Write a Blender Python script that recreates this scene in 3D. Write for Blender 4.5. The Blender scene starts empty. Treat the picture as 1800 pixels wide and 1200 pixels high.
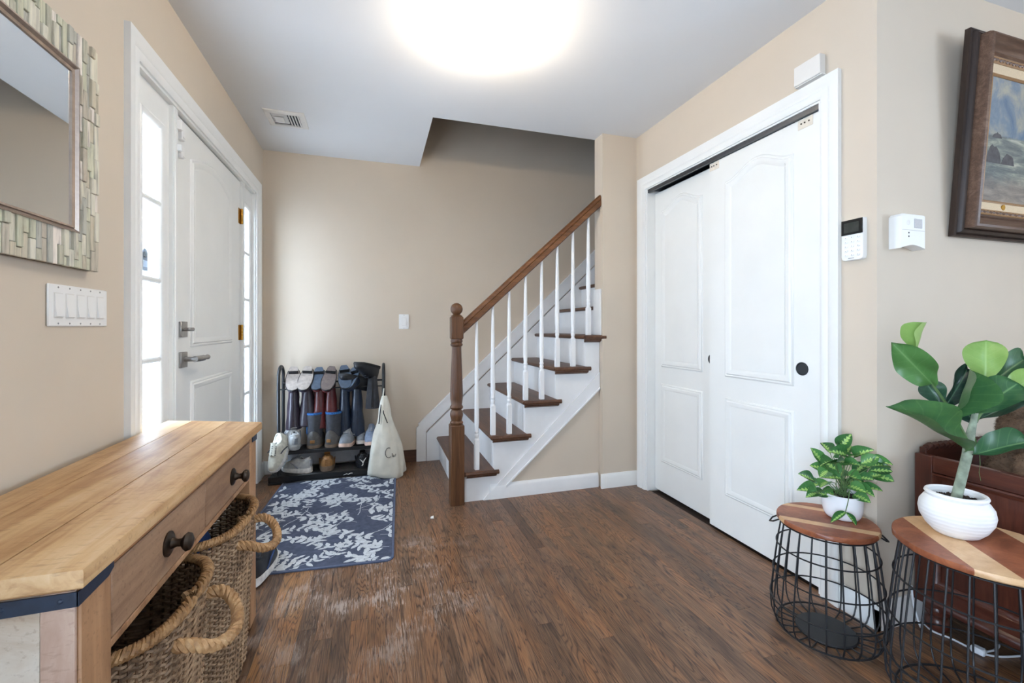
import bpy, bmesh, math, random
from mathutils import Vector, Matrix

# ------------------------------------------------------------------ camera, world, light, exposure
SC = bpy.context.scene
COL = SC.collection
F_PX, YAW, HOR, CAMZ = 772.285, 0.3001, 575.155, 1.1056
cam_d = bpy.data.cameras.new('camera'); cam = bpy.data.objects.new('camera', cam_d); COL.objects.link(cam)
cam.location = (0, 0, CAMZ); cam.rotation_euler = (math.pi / 2, 0, -YAW)
cam_d.sensor_width = 36; cam_d.lens = 36 * F_PX / 1800
cam_d.shift_y = -(600 - HOR) / 1800
cam_d.clip_start = 0.02
SC.camera = cam
SC.view_settings.view_transform = 'Standard'; SC.view_settings.look = 'None'
SC.view_settings.gamma = 1; SC.view_settings.use_curve_mapping = False
SC.view_settings.exposure = 1.3
try:
    SC.cycles.use_denoising = True
    SC.cycles.max_bounces = 8; SC.cycles.diffuse_bounces = 4; SC.cycles.sample_clamp_indirect = 6
except Exception:
    pass
w = bpy.data.worlds.new('overcast_sky'); SC.world = w; w.use_nodes = True
bg = w.node_tree.nodes['Background']; bg.inputs[0].default_value = (0.69, 0.82, 1.0, 1); bg.inputs[1].default_value = 11.5

def portal(name, loc, rot, sx, sy):
    l = bpy.data.lights.new(name, 'AREA'); l.shape = 'RECTANGLE'; l.size = sx; l.size_y = sy
    try: l.cycles.is_portal = True
    except Exception: pass
    o = bpy.data.objects.new(name, l); COL.objects.link(o); o.location = loc; o.rotation_euler = rot
    return o

LAMP_COL = (1.0, 0.84, 0.64); LAMP_STR = 26.0
LAMPS = [(0.46, 1.88), (3.2, 0.3)]
LAMP_STRS = [16.5, 4.0]

# main dimensions (metres; camera stands over the origin, y runs into the hall)
H = 2.44
XL, YB, XR, YST, YS, YC = -0.8117, 3.7096, 1.756, 2.7044, 2.7439, 1.1443
XST, XO, YO = 1.489, 0.345, 2.817
YREAR, XEND = -3.2, 4.3
ZTOP = 4.9

def at(px, py, depth):
    """point seen at photo pixel (px,py) at a given distance along the viewing axis"""
    r = (px - 900) / F_PX * depth; z = CAMZ - (py - HOR) / F_PX * depth
    s, c = math.sin(YAW), math.cos(YAW)
    return Vector((depth * s + r * c, depth * c - r * s, z))

# ------------------------------------------------------------------ mesh helpers
class MB:
    def __init__(s): s.v = []; s.f = []; s.uv = None
    def add(s, vs, fs):
        b = len(s.v); s.v += [tuple(p) for p in vs]; s.f += [tuple(i + b for i in f) for f in fs]; return s
    def box(s, x0, x1, y0, y1, z0, z1, bev=0):
        if x0 > x1: x0, x1 = x1, x0
        if y0 > y1: y0, y1 = y1, y0
        if z0 > z1: z0, z1 = z1, z0
        if not bev:
            return s.add([(x0,y0,z0),(x1,y0,z0),(x1,y1,z0),(x0,y1,z0),(x0,y0,z1),(x1,y0,z1),(x1,y1,z1),(x0,y1,z1)],
                  [(0,3,2,1),(4,5,6,7),(0,1,5,4),(1,2,6,5),(2,3,7,6),(3,0,4,7)])
        b = min(bev, (x1-x0)*.49, (y1-y0)*.49, (z1-z0)*.49)
        vs = []; idx = {}
        X = (x0, x1); Y = (y0, y1); Z = (z0, z1)
        for i in (0,1):
            for j in (0,1):
                for k in (0,1):
                    sx = b if i == 0 else -b; sy = b if j == 0 else -b; sz = b if k == 0 else -b
                    idx[i,j,k,0] = len(vs); vs.append((X[i], Y[j]+sy, Z[k]+sz))
                    idx[i,j,k,1] = len(vs); vs.append((X[i]+sx, Y[j], Z[k]+sz))
                    idx[i,j,k,2] = len(vs); vs.append((X[i]+sx, Y[j]+sy, Z[k]))
        fs = []
        for i in (0,1):
            fs.append([idx[i,0,0,0], idx[i,1,0,0], idx[i,1,1,0], idx[i,0,1,0]])
            fs.append([idx[0,i,0,1], idx[1,i,0,1], idx[1,i,1,1], idx[0,i,1,1]])
            fs.append([idx[0,0,i,2], idx[1,0,i,2], idx[1,1,i,2], idx[0,1,i,2]])
            for j in (0,1):
                fs.append([idx[i,j,0,0], idx[i,j,1,0], idx[i,j,1,1], idx[i,j,0,1]])
                fs.append([idx[i,0,j,0], idx[i,1,j,0], idx[i,1,j,2], idx[i,0,j,2]])
                fs.append([idx[0,i,j,1], idx[1,i,j,1], idx[1,i,j,2], idx[0,i,j,2]])
                for k in (0,1): fs.append([idx[i,j,k,0], idx[i,j,k,1], idx[i,j,k,2]])
        return s.add(vs, fs)
    def prism(s, poly, axis, a, b):
        """polygon in the two other axes (in x,y,z order) extruded from a to b along axis"""
        def P(p, t):
            return {'x': (t, p[0], p[1]), 'y': (p[0], t, p[1]), 'z': (p[0], p[1], t)}[axis]
        n = len(poly)
        return s.add([P(p, a) for p in poly] + [P(p, b) for p in poly],
              [tuple(range(n)), tuple(range(2*n-1, n-1, -1))] + [(i, (i+1) % n, n+(i+1) % n, n+i) for i in range(n)])
    def loft(s, rings, cap0=True, cap1=True, closed=True):
        n = len(rings[0]); vs = [p for r in rings for p in r]; fs = []
        for k in range(len(rings)-1):
            for i in range(n if closed else n-1):
                j = (i+1) % n; fs.append((k*n+i, k*n+j, (k+1)*n+j, (k+1)*n+i))
        if cap0: fs.append(tuple(range(n-1, -1, -1)))
        if cap1: fs.append(tuple((len(rings)-1)*n+i for i in range(n)))
        return s.add(vs, fs)
    def loop_loft(s, rings):
        n = len(rings[0]); m = len(rings); vs = [p for r in rings for p in r]; fs = []
        for k in range(m):
            for i in range(n):
                j = (i+1) % n; k2 = (k+1) % m; fs.append((k*n+i, k*n+j, k2*n+j, k2*n+i))
        return s.add(vs, fs)
    def tube(s, pts, r, n=8, closed=False, caps=True):
        pts = [Vector(p) for p in pts]; m = len(pts); rings = []
        up = None
        for i, p in enumerate(pts):
            if closed: t = pts[(i+1) % m] - pts[i-1]
            else: t = pts[min(i+1, m-1)] - pts[max(i-1, 0)]
            if t.length < 1e-9: t = Vector((0,0,1))
            t.normalize()
            if up is None:
                up = Vector((0,0,1)) if abs(t.z) < .9 else Vector((1,0,0))
            a = up - t*up.dot(t)
            if a.length < 1e-6: a = Vector((1,0,0)) - t*t.x
            a.normalize(); b = t.cross(a); up = a
            rr = r[i] if isinstance(r, (list, tuple)) else r
            rings.append([p + a*rr*math.cos(2*math.pi*k/n) + b*rr*math.sin(2*math.pi*k/n) for k in range(n)])
        return s.loop_loft(rings) if closed else s.loft(rings, caps, caps)
    def lathe(s, prof, c=(0,0,0), n=24, sx=1, sy=1):
        rings = [[(c[0]+r*sx*math.cos(2*math.pi*k/n), c[1]+r*sy*math.sin(2*math.pi*k/n), c[2]+z) for k in range(n)] for r, z in prof]
        return s.loft(rings, prof[0][0] > 1e-6, prof[-1][0] > 1e-6)
    def sphere(s, c, r, n=16, m=10, sx=1, sy=1, sz=1):
        prof = [(r*math.sin(math.pi*i/m), -r*math.cos(math.pi*i/m)) for i in range(m+1)]
        prof[0] = (1e-4, -r); prof[-1] = (1e-4, r)
        rings = [[(c[0]+q*sx*math.cos(2*math.pi*k/n), c[1]+q*sy*math.sin(2*math.pi*k/n), c[2]+z*sz) for k in range(n)] for q, z in prof]
        return s.loft(rings, True, True)
    def moulding(s, path, prof, plane, d0, closed=True):
        """profile (offset outward from path, height off the plane) swept with mitres round a 2-d path.
        plane 'x'/'y': path coords are the two other axes; the height is added to d0 along it"""
        P = [Vector(p) for p in path]; m = len(P); rings = []
        area = sum(P[i].x*P[(i+1) % m].y - P[(i+1) % m].x*P[i].y for i in range(m))
        sg = 1 if area > 0 else -1
        for i in range(m):
            if closed: e0 = (P[i]-P[i-1]).normalized(); e1 = (P[(i+1) % m]-P[i]).normalized()
            else:
                e0 = (P[i]-P[max(i-1,0)]); e1 = (P[min(i+1,m-1)]-P[i])
                if e0.length < 1e-9: e0 = e1
                if e1.length < 1e-9: e1 = e0
                e0 = e0.normalized(); e1 = e1.normalized()
            n0 = Vector((e0.y, -e0.x))*sg; n1 = Vector((e1.y, -e1.x))*sg
            nb = n0+n1; nb = nb/max(nb.dot(n0), .3)
            ring = []
            for o, h in prof:
                q = P[i]+nb*o
                ring.append({'x': (d0+h, q.x, q.y), 'y': (q.x, d0+h, q.y), 'z': (q.x, q.y, d0+h)}[plane])
            rings.append(ring)
        return s.loop_loft(rings) if closed else s.loft(rings, True, True)
    def xf(s, M):
        s.v = [tuple(M @ Vector(p)) for p in s.v]; return s
    def mesh(s, name, off=(0,0,0), smooth=38):
        me = bpy.data.meshes.new(name)
        me.from_pydata([(x-off[0], y-off[1], z-off[2]) for x, y, z in s.v], [], s.f)
        bm = bmesh.new(); bm.from_mesh(me); bmesh.ops.recalc_face_normals(bm, faces=bm.faces); bm.to_mesh(me); bm.free()
        if smooth:
            for p in me.polygons: p.use_smooth = True
            try: me.set_sharp_from_angle(angle=math.radians(smooth))
            except Exception: pass
        me.update(); return me
    def build(s, name, mat, parent=None, smooth=38, origin=None):
        if parent is not None: off = ORG[parent.name]
        elif origin is not None: off = Vector(origin)
        else:
            xs = [p[0] for p in s.v]; ys = [p[1] for p in s.v]; zs = [p[2] for p in s.v]
            off = Vector(((min(xs)+max(xs))/2, (min(ys)+max(ys))/2, min(zs)))
        me = s.mesh(name, off, smooth); me.materials.append(mat)
        o = bpy.data.objects.new(name, me); COL.objects.link(o)
        if parent is not None: o.parent = parent
        else: o.location = off
        ORG[o.name] = Vector(off)
        return o
ORG = {}

def thing(name, label, cat, loc=(0,0,0), group=None):
    o = bpy.data.objects.new(name, None); COL.objects.link(o); o.location = loc; o.empty_display_size = .05
    ORG[o.name] = Vector(loc); o['label'] = label; o['category'] = cat
    if group: o['group'] = group
    return o
def tag(o, label, cat, group=None):
    o['label'] = label; o['category'] = cat
    if group: o['group'] = group
    return o
def struct(o, label=None):
    o['kind'] = 'structure'
    if label: o['label'] = label
    return o
def semp(name, loc, label=None):
    o = bpy.data.objects.new(name, None); COL.objects.link(o); o.location = loc; ORG[o.name] = Vector(loc); o.empty_display_size = .05
    return struct(o, label)
def inst(name, me, parent, M):
    """child sharing mesh data, placed by a world matrix under an unrotated parent"""
    o = bpy.data.objects.new(name, me); COL.objects.link(o); o.parent = parent
    o.matrix_basis = Matrix.Translation(-ORG[parent.name]) @ M
    ORG[o.name] = ORG[parent.name]
    return o

# ------------------------------------------------------------------ materials
def srgb(r, g, b):
    f = lambda c: c/12.92 if c <= .04045 else ((c+.055)/1.055)**2.4
    return (f(r/255), f(g/255), f(b/255), 1)
class NT:
    def __init__(s, name):
        s.m = bpy.data.materials.new(name); s.m.use_nodes = True; s.t = s.m.node_tree; s.b = s.t.nodes['Principled BSDF']
    def n(s, typ, **kw):
        x = s.t.nodes.new(typ)
        for k, v in kw.items(): setattr(x, k, v)
        return x
    def l(s, a, b): s.t.links.new(a, b); return s
    def set(s, **kw):
        for k, v in kw.items():
            if k in s.b.inputs: s.b.inputs[k].default_value = v
        return s
    def coord(s, kind='Object', scale=(1,1,1), rot=(0,0,0)):
        if kind == 'World': src = s.n('ShaderNodeNewGeometry').outputs['Position']
        else: src = s.n('ShaderNodeTexCoord').outputs[kind]
        mp = s.n('ShaderNodeMapping'); mp.inputs['Scale'].default_value = scale; mp.inputs['Rotation'].default_value = rot
        s.l(src, mp.inputs['Vector']); return mp.outputs[0]
    def noise(s, vec, scale, detail=4, rough=.55, dist=0):
        x = s.n('ShaderNodeTexNoise'); s.l(vec, x.inputs['Vector'])
        x.inputs['Scale'].default_value = scale; x.inputs['Detail'].default_value = detail
        x.inputs['Roughness'].default_value = rough; x.inputs['Distortion'].default_value = dist
        return x.outputs['Fac']
    def ramp(s, fac, stops):
        x = s.n('ShaderNodeValToRGB'); s.l(fac, x.inputs[0]); e = x.color_ramp.elements
        while len(e) < len(stops): e.new(.5)
        for el, (p, c) in zip(e, stops): el.position = p; el.color = c if len(c) == 4 else (*c, 1)
        return x.outputs[0]
    def mix(s, fac, a, b, mode='MIX'):
        x = s.n('ShaderNodeMix', data_type='RGBA', blend_type=mode)
        for i, v in ((0, fac), (6, a), (7, b)):
            if isinstance(v, bpy.types.NodeSocket): s.l(v, x.inputs[i])
            else: x.inputs[i].default_value = v
        return x.outputs[2]
    def math(s, op, a, b=0.5, c=None):
        x = s.n('ShaderNodeMath', operation=op)
        for i, v in enumerate((a, b) if c is None else (a, b, c)):
            if isinstance(v, bpy.types.NodeSocket): s.l(v, x.inputs[i])
            else: x.inputs[i].default_value = v
        return x.outputs[0]
    def bump(s, h, strength=.2, dist=.002):
        x = s.n('ShaderNodeBump'); x.inputs['Strength'].default_value = strength; x.inputs['Distance'].default_value = dist
        s.l(h, x.inputs['Height']); s.l(x.outputs[0], s.b.inputs['Normal']); return s
    def col(s, c):
        s.l(c, s.b.inputs['Base Color']); return s

def paint(name, c, rough=.55, var=.04, bump=.05, nscale=30, spec=.5, metallic=0):
    t = NT(name); v = t.coord('World')
    n = t.noise(v, nscale, 3)
    c2 = tuple(max(0, x*(1-var*2)) for x in c[:3])+(1,); c3 = tuple(min(1, x*(1+var)) for x in c[:3])+(1,)
    t.col(t.ramp(n, [(.3, c2), (.7, c3)])); t.set(Roughness=rough, Metallic=metallic); t.b.inputs['Specular IOR Level'].default_value = spec
    if bump: t.bump(t.noise(v, 400, 2), bump, .001)
    return t.m
def metal(name, c, rough=.35):
    t = NT(name); v = t.coord('World'); n = t.noise(v, 60, 3)
    t.set(Metallic=1.0); t.col(t.ramp(n, [(.3, tuple(x*.8 for x in c[:3])+(1,)), (.7, c)]))
    t.l(t.math('MULTIPLY_ADD', n, .2, rough-.1), t.b.inputs['Roughness']); return t.m
def wood(name, stops, axis='y', grain=18, stretch=.07, rough=.45, coords='World', rnd=0.0, bump=.12, knots=True, spec=.4):
    """long-grain wood: stops are dark..light colours; grain runs along axis"""
    t = NT(name)
    sc = {'x': (stretch,1,1), 'y': (1,stretch,1), 'z': (1,1,stretch)}[axis]
    mp = t.n('ShaderNodeMapping'); mp.inputs['Scale'].default_value = sc
    src = t.n('ShaderNodeNewGeometry').outputs['Position'] if coords == 'World' else t.n('ShaderNodeTexCoord').outputs[coords]
    oi = t.n('ShaderNodeObjectInfo')
    off = t.n('ShaderNodeVectorMath', operation='MULTIPLY_ADD')
    t.l(oi.outputs['Random'], off.inputs[0]); off.inputs[1].default_value = (17.3, 31.7, 23.1); t.l(src, off.inputs[2])
    t.l(off.outputs[0], mp.inputs['Vector']); v = mp.outputs[0]
    n1 = t.noise(v, grain, 6, .6, .8)
    n2 = t.noise(v, grain*5, 3, .6, .2)
    n3 = t.noise(v, grain*.22, 2, .5, .5)
    f = t.math('MULTIPLY_ADD', n2, .35, t.math('MULTIPLY', n1, .65))
    f = t.math('MULTIPLY_ADD', n3, .35, t.math('SUBTRACT', f, .17))
    c = t.ramp(f, stops)
    if rnd:
        c = t.mix(1, c, t.ramp(oi.outputs['Random'], [(0, (1-rnd,)*3), (1, (1+rnd,)*3)]), 'MULTIPLY')
    t.col(c); t.set(Roughness=rough); t.b.inputs['Specular IOR Level'].default_value = spec
    if bump: t.bump(f, bump, .002)
    return t.m

M_wall = paint('beige_wall_paint', srgb(208, 194, 176), .75, .012, .05, 3, .25)
M_ceil = paint('white_ceiling_paint', srgb(226, 226, 226), .85, .01, .06, 2, .2)
M_white = paint('white_gloss_trim_paint', srgb(236, 235, 231), .38, .012, .02, 6)
M_door = paint('white_door_paint', srgb(236, 235, 230), .42, .012, .03, 5)
M_stairwhite = paint('white_stair_paint', srgb(232, 231, 230), .42, .02, .03, 8)
M_plastic = paint('white_plastic', srgb(238, 236, 232), .35, .005, 0, 20)
M_plastic2 = paint('off_white_plastic', srgb(226, 222, 216), .4, .01, 0, 20)
M_gap = paint('dark_gap', srgb(26, 24, 23), .9, .05, 0, 20)
M_black = paint('black_metal_powder_coat', srgb(26, 27, 30), .45, .05, .03, 60)
M_blackpl = paint('black_slatted_plastic', srgb(22, 22, 24), .35, .06, .03, 60)
M_steel = metal('brushed_nickel', srgb(176, 174, 172), .38)
M_brass = metal('aged_brass', srgb(190, 146, 66), .38)
M_silver = metal('worn_silver_leaf', srgb(186, 170, 158), .4)
M_bronze = metal('dark_bronze', srgb(84, 74, 66), .42)
M_stair = wood('stained_oak_stair', [(.2, srgb(52, 33, 22)), (.5, srgb(90, 60, 42)), (.8, srgb(122, 86, 62))], 'y', 30, .08, .4)
M_newel = wood('stained_oak_newel', [(.2, srgb(50, 30, 18)), (.5, srgb(88, 57, 35)), (.8, srgb(118, 82, 54))], 'z', 40, .06, .36)
M_rail = wood('stained_oak_rail', [(.25, srgb(60, 36, 20)), (.5, srgb(106, 68, 40)), (.8, srgb(146, 100, 62))], 'x', 40, .1, .36)
M_basedark = wood('dark_stained_baseboard_wood', [(.2, srgb(52, 33, 24)), (.6, srgb(92, 64, 50)), (.9, srgb(112, 80, 62))], 'x', 30, .08, .45)
M_black_rubber = paint('black_rubber', srgb(30, 30, 32), .7, .08, .05, 50)

def glass_mat():
    t = NT('window_glass'); tr = t.n('ShaderNodeBsdfTransparent'); gl = t.n('ShaderNodeBsdfGlossy'); gl.inputs['Roughness'].default_value = .02
    tr.inputs[0].default_value = (.95, .98, 1, 1)
    fr = t.n('ShaderNodeLayerWeight'); fr.inputs[0].default_value = .5; mx = t.n('ShaderNodeMixShader')
    n = t.noise(t.coord('World'), 3, 2); gl.inputs[0].default_value = (.9, .95, 1, 1)
    t.l(t.math('MULTIPLY_ADD', n, .02, .02), gl.inputs['Roughness'])
    t.l(t.math('MULTIPLY_ADD', t.math('POWER', fr.outputs['Facing'], 4.0), .45, .035), mx.inputs[0]); t.l(tr.outputs[0], mx.inputs[1]); t.l(gl.outputs[0], mx.inputs[2])
    t.l(mx.outputs[0], t.t.nodes['Material Output'].inputs[0]); return t.m
M_glass = glass_mat()

def floor_mat():
    t = NT('stained_oak_floor'); oi = t.n('ShaderNodeObjectInfo')
    off = t.n('ShaderNodeVectorMath', operation='MULTIPLY_ADD'); t.l(oi.outputs['Random'], off.inputs[0])
    off.inputs[1].default_value = (9.7, 41.3, 3.1); geo = t.n('ShaderNodeNewGeometry').outputs['Position']; t.l(geo, off.inputs[2])
    mp = t.n('ShaderNodeMapping'); mp.inputs['Scale'].default_value = (1, .085, 1); t.l(off.outputs[0], mp.inputs[0]); v = mp.outputs[0]
    # cathedral grain: contour lines of a stretched noise field, pores, and patches of heavier stain
    n0 = t.noise(v, 11, 3, .5, .45)
    wv = t.math('FRACT', t.math('MULTIPLY', n0, 30.0))
    lines = t.math('POWER', t.math('ABSOLUTE', t.math('MULTIPLY_ADD', wv, 2, -1)), 3.6)
    n1 = t.noise(v, 120, 4, .65, .3)
    mp2 = t.n('ShaderNodeMapping'); mp2.inputs['Scale'].default_value = (1, .035, 1); t.l(off.outputs[0], mp2.inputs[0])
    n2 = t.noise(mp2.outputs[0], 300, 3, .7)
    mp4 = t.n('ShaderNodeMapping'); mp4.inputs['Scale'].default_value = (1, .22, 1); t.l(off.outputs[0], mp4.inputs[0])
    n3 = t.noise(mp4.outputs[0], 13, 4, .6, .5)
    f = t.math('MULTIPLY_ADD', lines, -.27, t.math('MULTIPLY_ADD', n1, .26, t.math('MULTIPLY', n2, .56)))
    c = t.ramp(f, [(.05, srgb(42, 29, 22)), (.18, srgb(72, 51, 39)), (.34, srgb(106, 78, 58)), (.56, srgb(144, 110, 82))])
    c = t.mix(1, c, t.ramp(n3, [(.30, (.62, .60, .62)), (.47, (1, 1, 1)), (.62, (1.22, 1.08, .92)), (.75, (1.3, 1.1, .88))]), 'MULTIPLY')
    c = t.mix(1, c, oi.outputs['Color'], 'MULTIPLY')
    # scuffed finish by the door mat: pale scratches, along the boards
    sx = t.n('ShaderNodeSeparateXYZ'); t.l(geo, sx.inputs[0])
    dx = t.math('MULTIPLY', t.math('SUBTRACT', sx.outputs[0], .0), 1.4); dy = t.math('MULTIPLY', t.math('SUBTRACT', sx.outputs[1], 1.93), 1.25)
    rr = t.math('SQRT', t.math('ADD', t.math('MULTIPLY', dx, dx), t.math('MULTIPLY', dy, dy)))
    zone = t.ramp(rr, [(.25, (1,1,1)), (.85, (0,0,0))])
    mp3 = t.n('ShaderNodeMapping'); mp3.inputs['Scale'].default_value = (1, .07, 1); t.l(geo, mp3.inputs[0])
    sn = t.noise(mp3.outputs[0], 190, 6, .8, .4)
    sc = t.ramp(t.math('MULTIPLY_ADD', t.noise(t.coord('World'), 5, 3), .5, t.math('MULTIPLY', sn, .7)), [(.63, (0,0,0)), (.70, (1,1,1))])
    wear = t.math('MULTIPLY', t.math('MULTIPLY', sc, zone), .62)
    c = t.mix(wear, c, srgb(196, 182, 172)); t.col(c)
    rn = t.math('MULTIPLY_ADD', n1, .22, .24); t.l(t.math('ADD', rn, t.math('MULTIPLY', wear, .2)), t.b.inputs['Roughness'])
    t.b.inputs['Specular IOR Level'].default_value = .5
    t.bump(f, .22, .0015); return t.m
M_floor = floor_mat()
PI_ = math.pi
# ------------------------------------------------------------------ setting
R = random.Random(11)
fl = MB().box(XL-.15, XEND+.15, YREAR-.15, YB+.15, -.12, -.012).build('floor', paint('subfloor_wood', srgb(52, 38, 30), .8, .1, .05, 10), origin=(0,0,-.12)); struct(fl)
# strips of oak, each a board of its own
PW = .0602; nrow = int((2.62-XL)/PW)
cnt = 0
for i in range(nrow):
    x0 = XL + i*PW; x1 = x0+PW
    if x0 >= XR: segs = [(.62, YC)]
    elif x0 > XST: segs = [(.78, YST)]
    elif x0 > .50: segs = [(.86, YS+.02)]
    elif x0 > -.50: segs = [(1.15, YB)]
    else: segs = [(1.9, YB)]
    y0, y1 = segs[0]
    y = y0 - R.uniform(0, .5)
    while y < y1-.02:
        L = R.uniform(.42, 1.15)
        ya, yb = max(y, y0), min(y+L, y1)
        if y1-yb < .12: yb = y1; L = 9
        if yb-ya > .02:
            me = MB().box(x0+.0002, x1-.0002, ya+.0002, yb-.0002, -.012, R.uniform(-.0003, .0002), .0006)
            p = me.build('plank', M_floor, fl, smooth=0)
            tone = R.choice([.74, .86, .94, 1, 1, 1.04, 1.1, 1.16])*R.uniform(.93, 1.07); warm = R.uniform(-.05, .06)
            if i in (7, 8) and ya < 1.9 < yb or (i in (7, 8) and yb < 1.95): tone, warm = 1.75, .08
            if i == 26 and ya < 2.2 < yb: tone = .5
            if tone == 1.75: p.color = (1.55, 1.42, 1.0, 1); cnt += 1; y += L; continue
            p.color = (tone*(1+warm), tone, tone*(1-warm*1.3), 1); cnt += 1
        y += L
# the boards behind the camera and under the furniture, too far out of view to pick apart
rest = MB()
for (xa, xb, ya, yb) in ((XL, XEND, YREAR, .62), (XL, -.50, .62, 1.9), (-.50, .50, .62, 1.15), (.50, XST, .62, .86), (XST, XR, .62, .78), (2.62, XEND, .62, YC)):
    x = xa
    while x < xb-.01:
        rest.box(x+.0006, min(x+PW, xb)-.0006, ya+.0006, yb-.0006, -.012, 0); x += PW
rest = rest.build('plank_rows', M_floor, fl, smooth=0); rest['kind'] = 'stuff'

c = MB().box(XL-.15, XEND+.15, YREAR-.15, YO, H, H+.12).box(XL-.15, XO, YO, YB+.15, H, H+.12).build('ceiling', M_ceil, origin=(0,0,H)); struct(c)
c = MB().box(XL-.15, XEND+.15, YREAR-.15, YB+.15, ZTOP, ZTOP+.1).build('ceiling_upper', M_ceil, origin=(1,3,ZTOP)); struct(c)
struct(MB().box(XL-.15, XL, YREAR-.15, YB, H+.12, ZTOP).box(XL, XEND, YREAR-.15, YREAR, H+.12, ZTOP).box(XEND, XEND+.15, YREAR-.15, YO, H+.12, ZTOP).build('wall_upper', M_wall, origin=(1,0,H)))  # unseen upper storey added so light escapes and the stairwell darkens
# left wall with the entrance opening, and an unseen window added to light the closet
OY0, OY1, OZ = 1.885, 3.50, 2.055
WT = .078
LW, LZ = (-1.20, -.08), (.45, 1.85)
wl = MB().box(XL-WT, XL, YREAR-.15, LW[0], -.1, H).box(XL-WT, XL, LW[1], OY0, -.1, H).box(XL-WT, XL, LW[0], LW[1], -.1, LZ[0]).box(XL-WT, XL, LW[0], LW[1], LZ[1], H)
wl.box(XL-WT, XL, OY1, YB+.15, -.1, H).box(XL-WT, XL, OY0, OY1, OZ, H)
struct(wl.build('wall_left', M_wall, origin=(XL,0,0)))
struct(MB().box(XL-.15, XEND+.15, YB, YB+.15, -.1, ZTOP).build('wall_back', M_wall, origin=(0,YB,0)))
CY0, CY1, CZ = 1.355, 2.585, 2.045
wr = MB().box(XR, XR+.11, YC, CY0, -.1, H).box(XR, XR+.11, CY1, YST+.02, -.1, H).box(XR, XR+.11, CY0, CY1, CZ, H)
struct(wr.build('wall_right', M_wall, origin=(XR,YC,0)))
struct(MB().box(XR+.11, XEND+.15, YC, YC+.11, -.1, H).build('wall_facing', M_wall, origin=(XR,YC,0)))
struct(MB().box(XST, XEND+.15, YST, YO, -.1, H).box(XO-.1, XEND, YO-.1, YO-.001, H+.12, 2.80).box(XO-.1, XO, YO-.001, YB, H+.12, 2.80).build('wall_stairwell', M_wall, origin=(XST,YST,0)))
struct(MB().box(2.6, 2.7, YC+.11, YST, 0, H).build('wall_closet', M_wall, origin=(2.6,YST,0)))
# end wall of the right-hand room with a window added as fill, and the rear wall (both out of view)
EW, EZ = (-2.8, -1.25), (.7, 2.0)
we = MB().box(XEND, XEND+.1, YREAR-.15, EW[0], -.1, H).box(XEND, XEND+.1, EW[1], YB+.15, -.1, H).box(XEND, XEND+.1, EW[0], EW[1], -.1, EZ[0]).box(XEND, XEND+.1, EW[0], EW[1], EZ[1], H).box(XEND, XEND+.1, YO, YB+.15, H, ZTOP)
struct(we.build('wall_end', M_wall, origin=(XEND,0,0)))
wb = MB().box(XL-.15, XEND+.15, YREAR-.1, YREAR, -.1, H)
struct(wb.build('wall_rear', M_wall, origin=(0,YREAR,0)))
def fill_window(name, put, a, b, z0, z1, prot, ploc):  # window out of view, added for the daylight it lets in
    e = semp(name, put((a+b)/2, 0, z0))
    def bx(u0, u1, h0, h1, c, d):
        m = MB().box(u0, u1, h0, h1, c, d); m.v = [tuple(put(*q)) for q in m.v]; return m
    f = MB()
    for (u0, u1, c, d) in ((a, a+.05, z0, z1), (b-.05, b, z0, z1), (a+.05, b-.05, z0, z0+.05), (a+.05, b-.05, z1-.05, z1), ((a+b)/2-.02, (a+b)/2+.02, z0+.05, z1-.05)):
        q = bx(u0, u1, .02, .06, c, d); f.add(q.v, q.f)
    f.build('window_frame', M_white, e)
    bx(a+.05, b-.05, .040, .044, z0+.05, z1-.05).build('pane', M_glass, e)
    bx(a-.05, b+.05, -.05, .0, z0-.03, z0).build('window_sill', M_white, e)
    portal('daylight_portal', put((a+b)/2, .075, (z0+z1)/2), prot, *ploc)
fill_window('fill_window_3', lambda u, h, z: Vector((XL-h, u, z)), LW[0], LW[1], LZ[0], LZ[1], (0, -PI_/2, 0), (LZ[1]-LZ[0], LW[1]-LW[0]))
fill_window('fill_window_4', lambda u, h, z: Vector((XEND+h, u, z)), EW[0], EW[1], EZ[0], EZ[1], (0, PI_/2, 0), (EZ[1]-EZ[0], EW[1]-EW[0]))

# ---- entrance: casing, jambs, two sidelights, door
def casing(name, plane, d0, h, y0, y1, zt, wd, mat):
    """door casing with stepped profile round three sides, legs to the floor"""
    s = 1 if h > 0 else -1
    prof = [(0, 0), (0, s*.008), (wd*.12, s*.013), (wd*.35, s*.013), (wd*.42, s*.010), (wd*.55, s*.016), (wd*.86, s*abs(h)), (wd, s*abs(h)), (wd, 0)]
    m = MB()
    path = [(y1, .0), (y1, zt), (y0, zt), (y0, .0)]
    P = path; rings = []
    offs = [(1,0), (1,1), (-1,1), (-1,0)]
    for (p, o) in zip(P, offs):
        ring = []
        for q, hh in prof:
            ring.append((d0+hh, p[0]+o[0]*q, p[1]+o[1]*q))
        rings.append(ring)
    m.loft(rings, True, True)
    return struct(m.build(name, mat))
casing('trim_1', 'x', XL, .020, OY0, OY1, OZ, .085, M_white)
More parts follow.
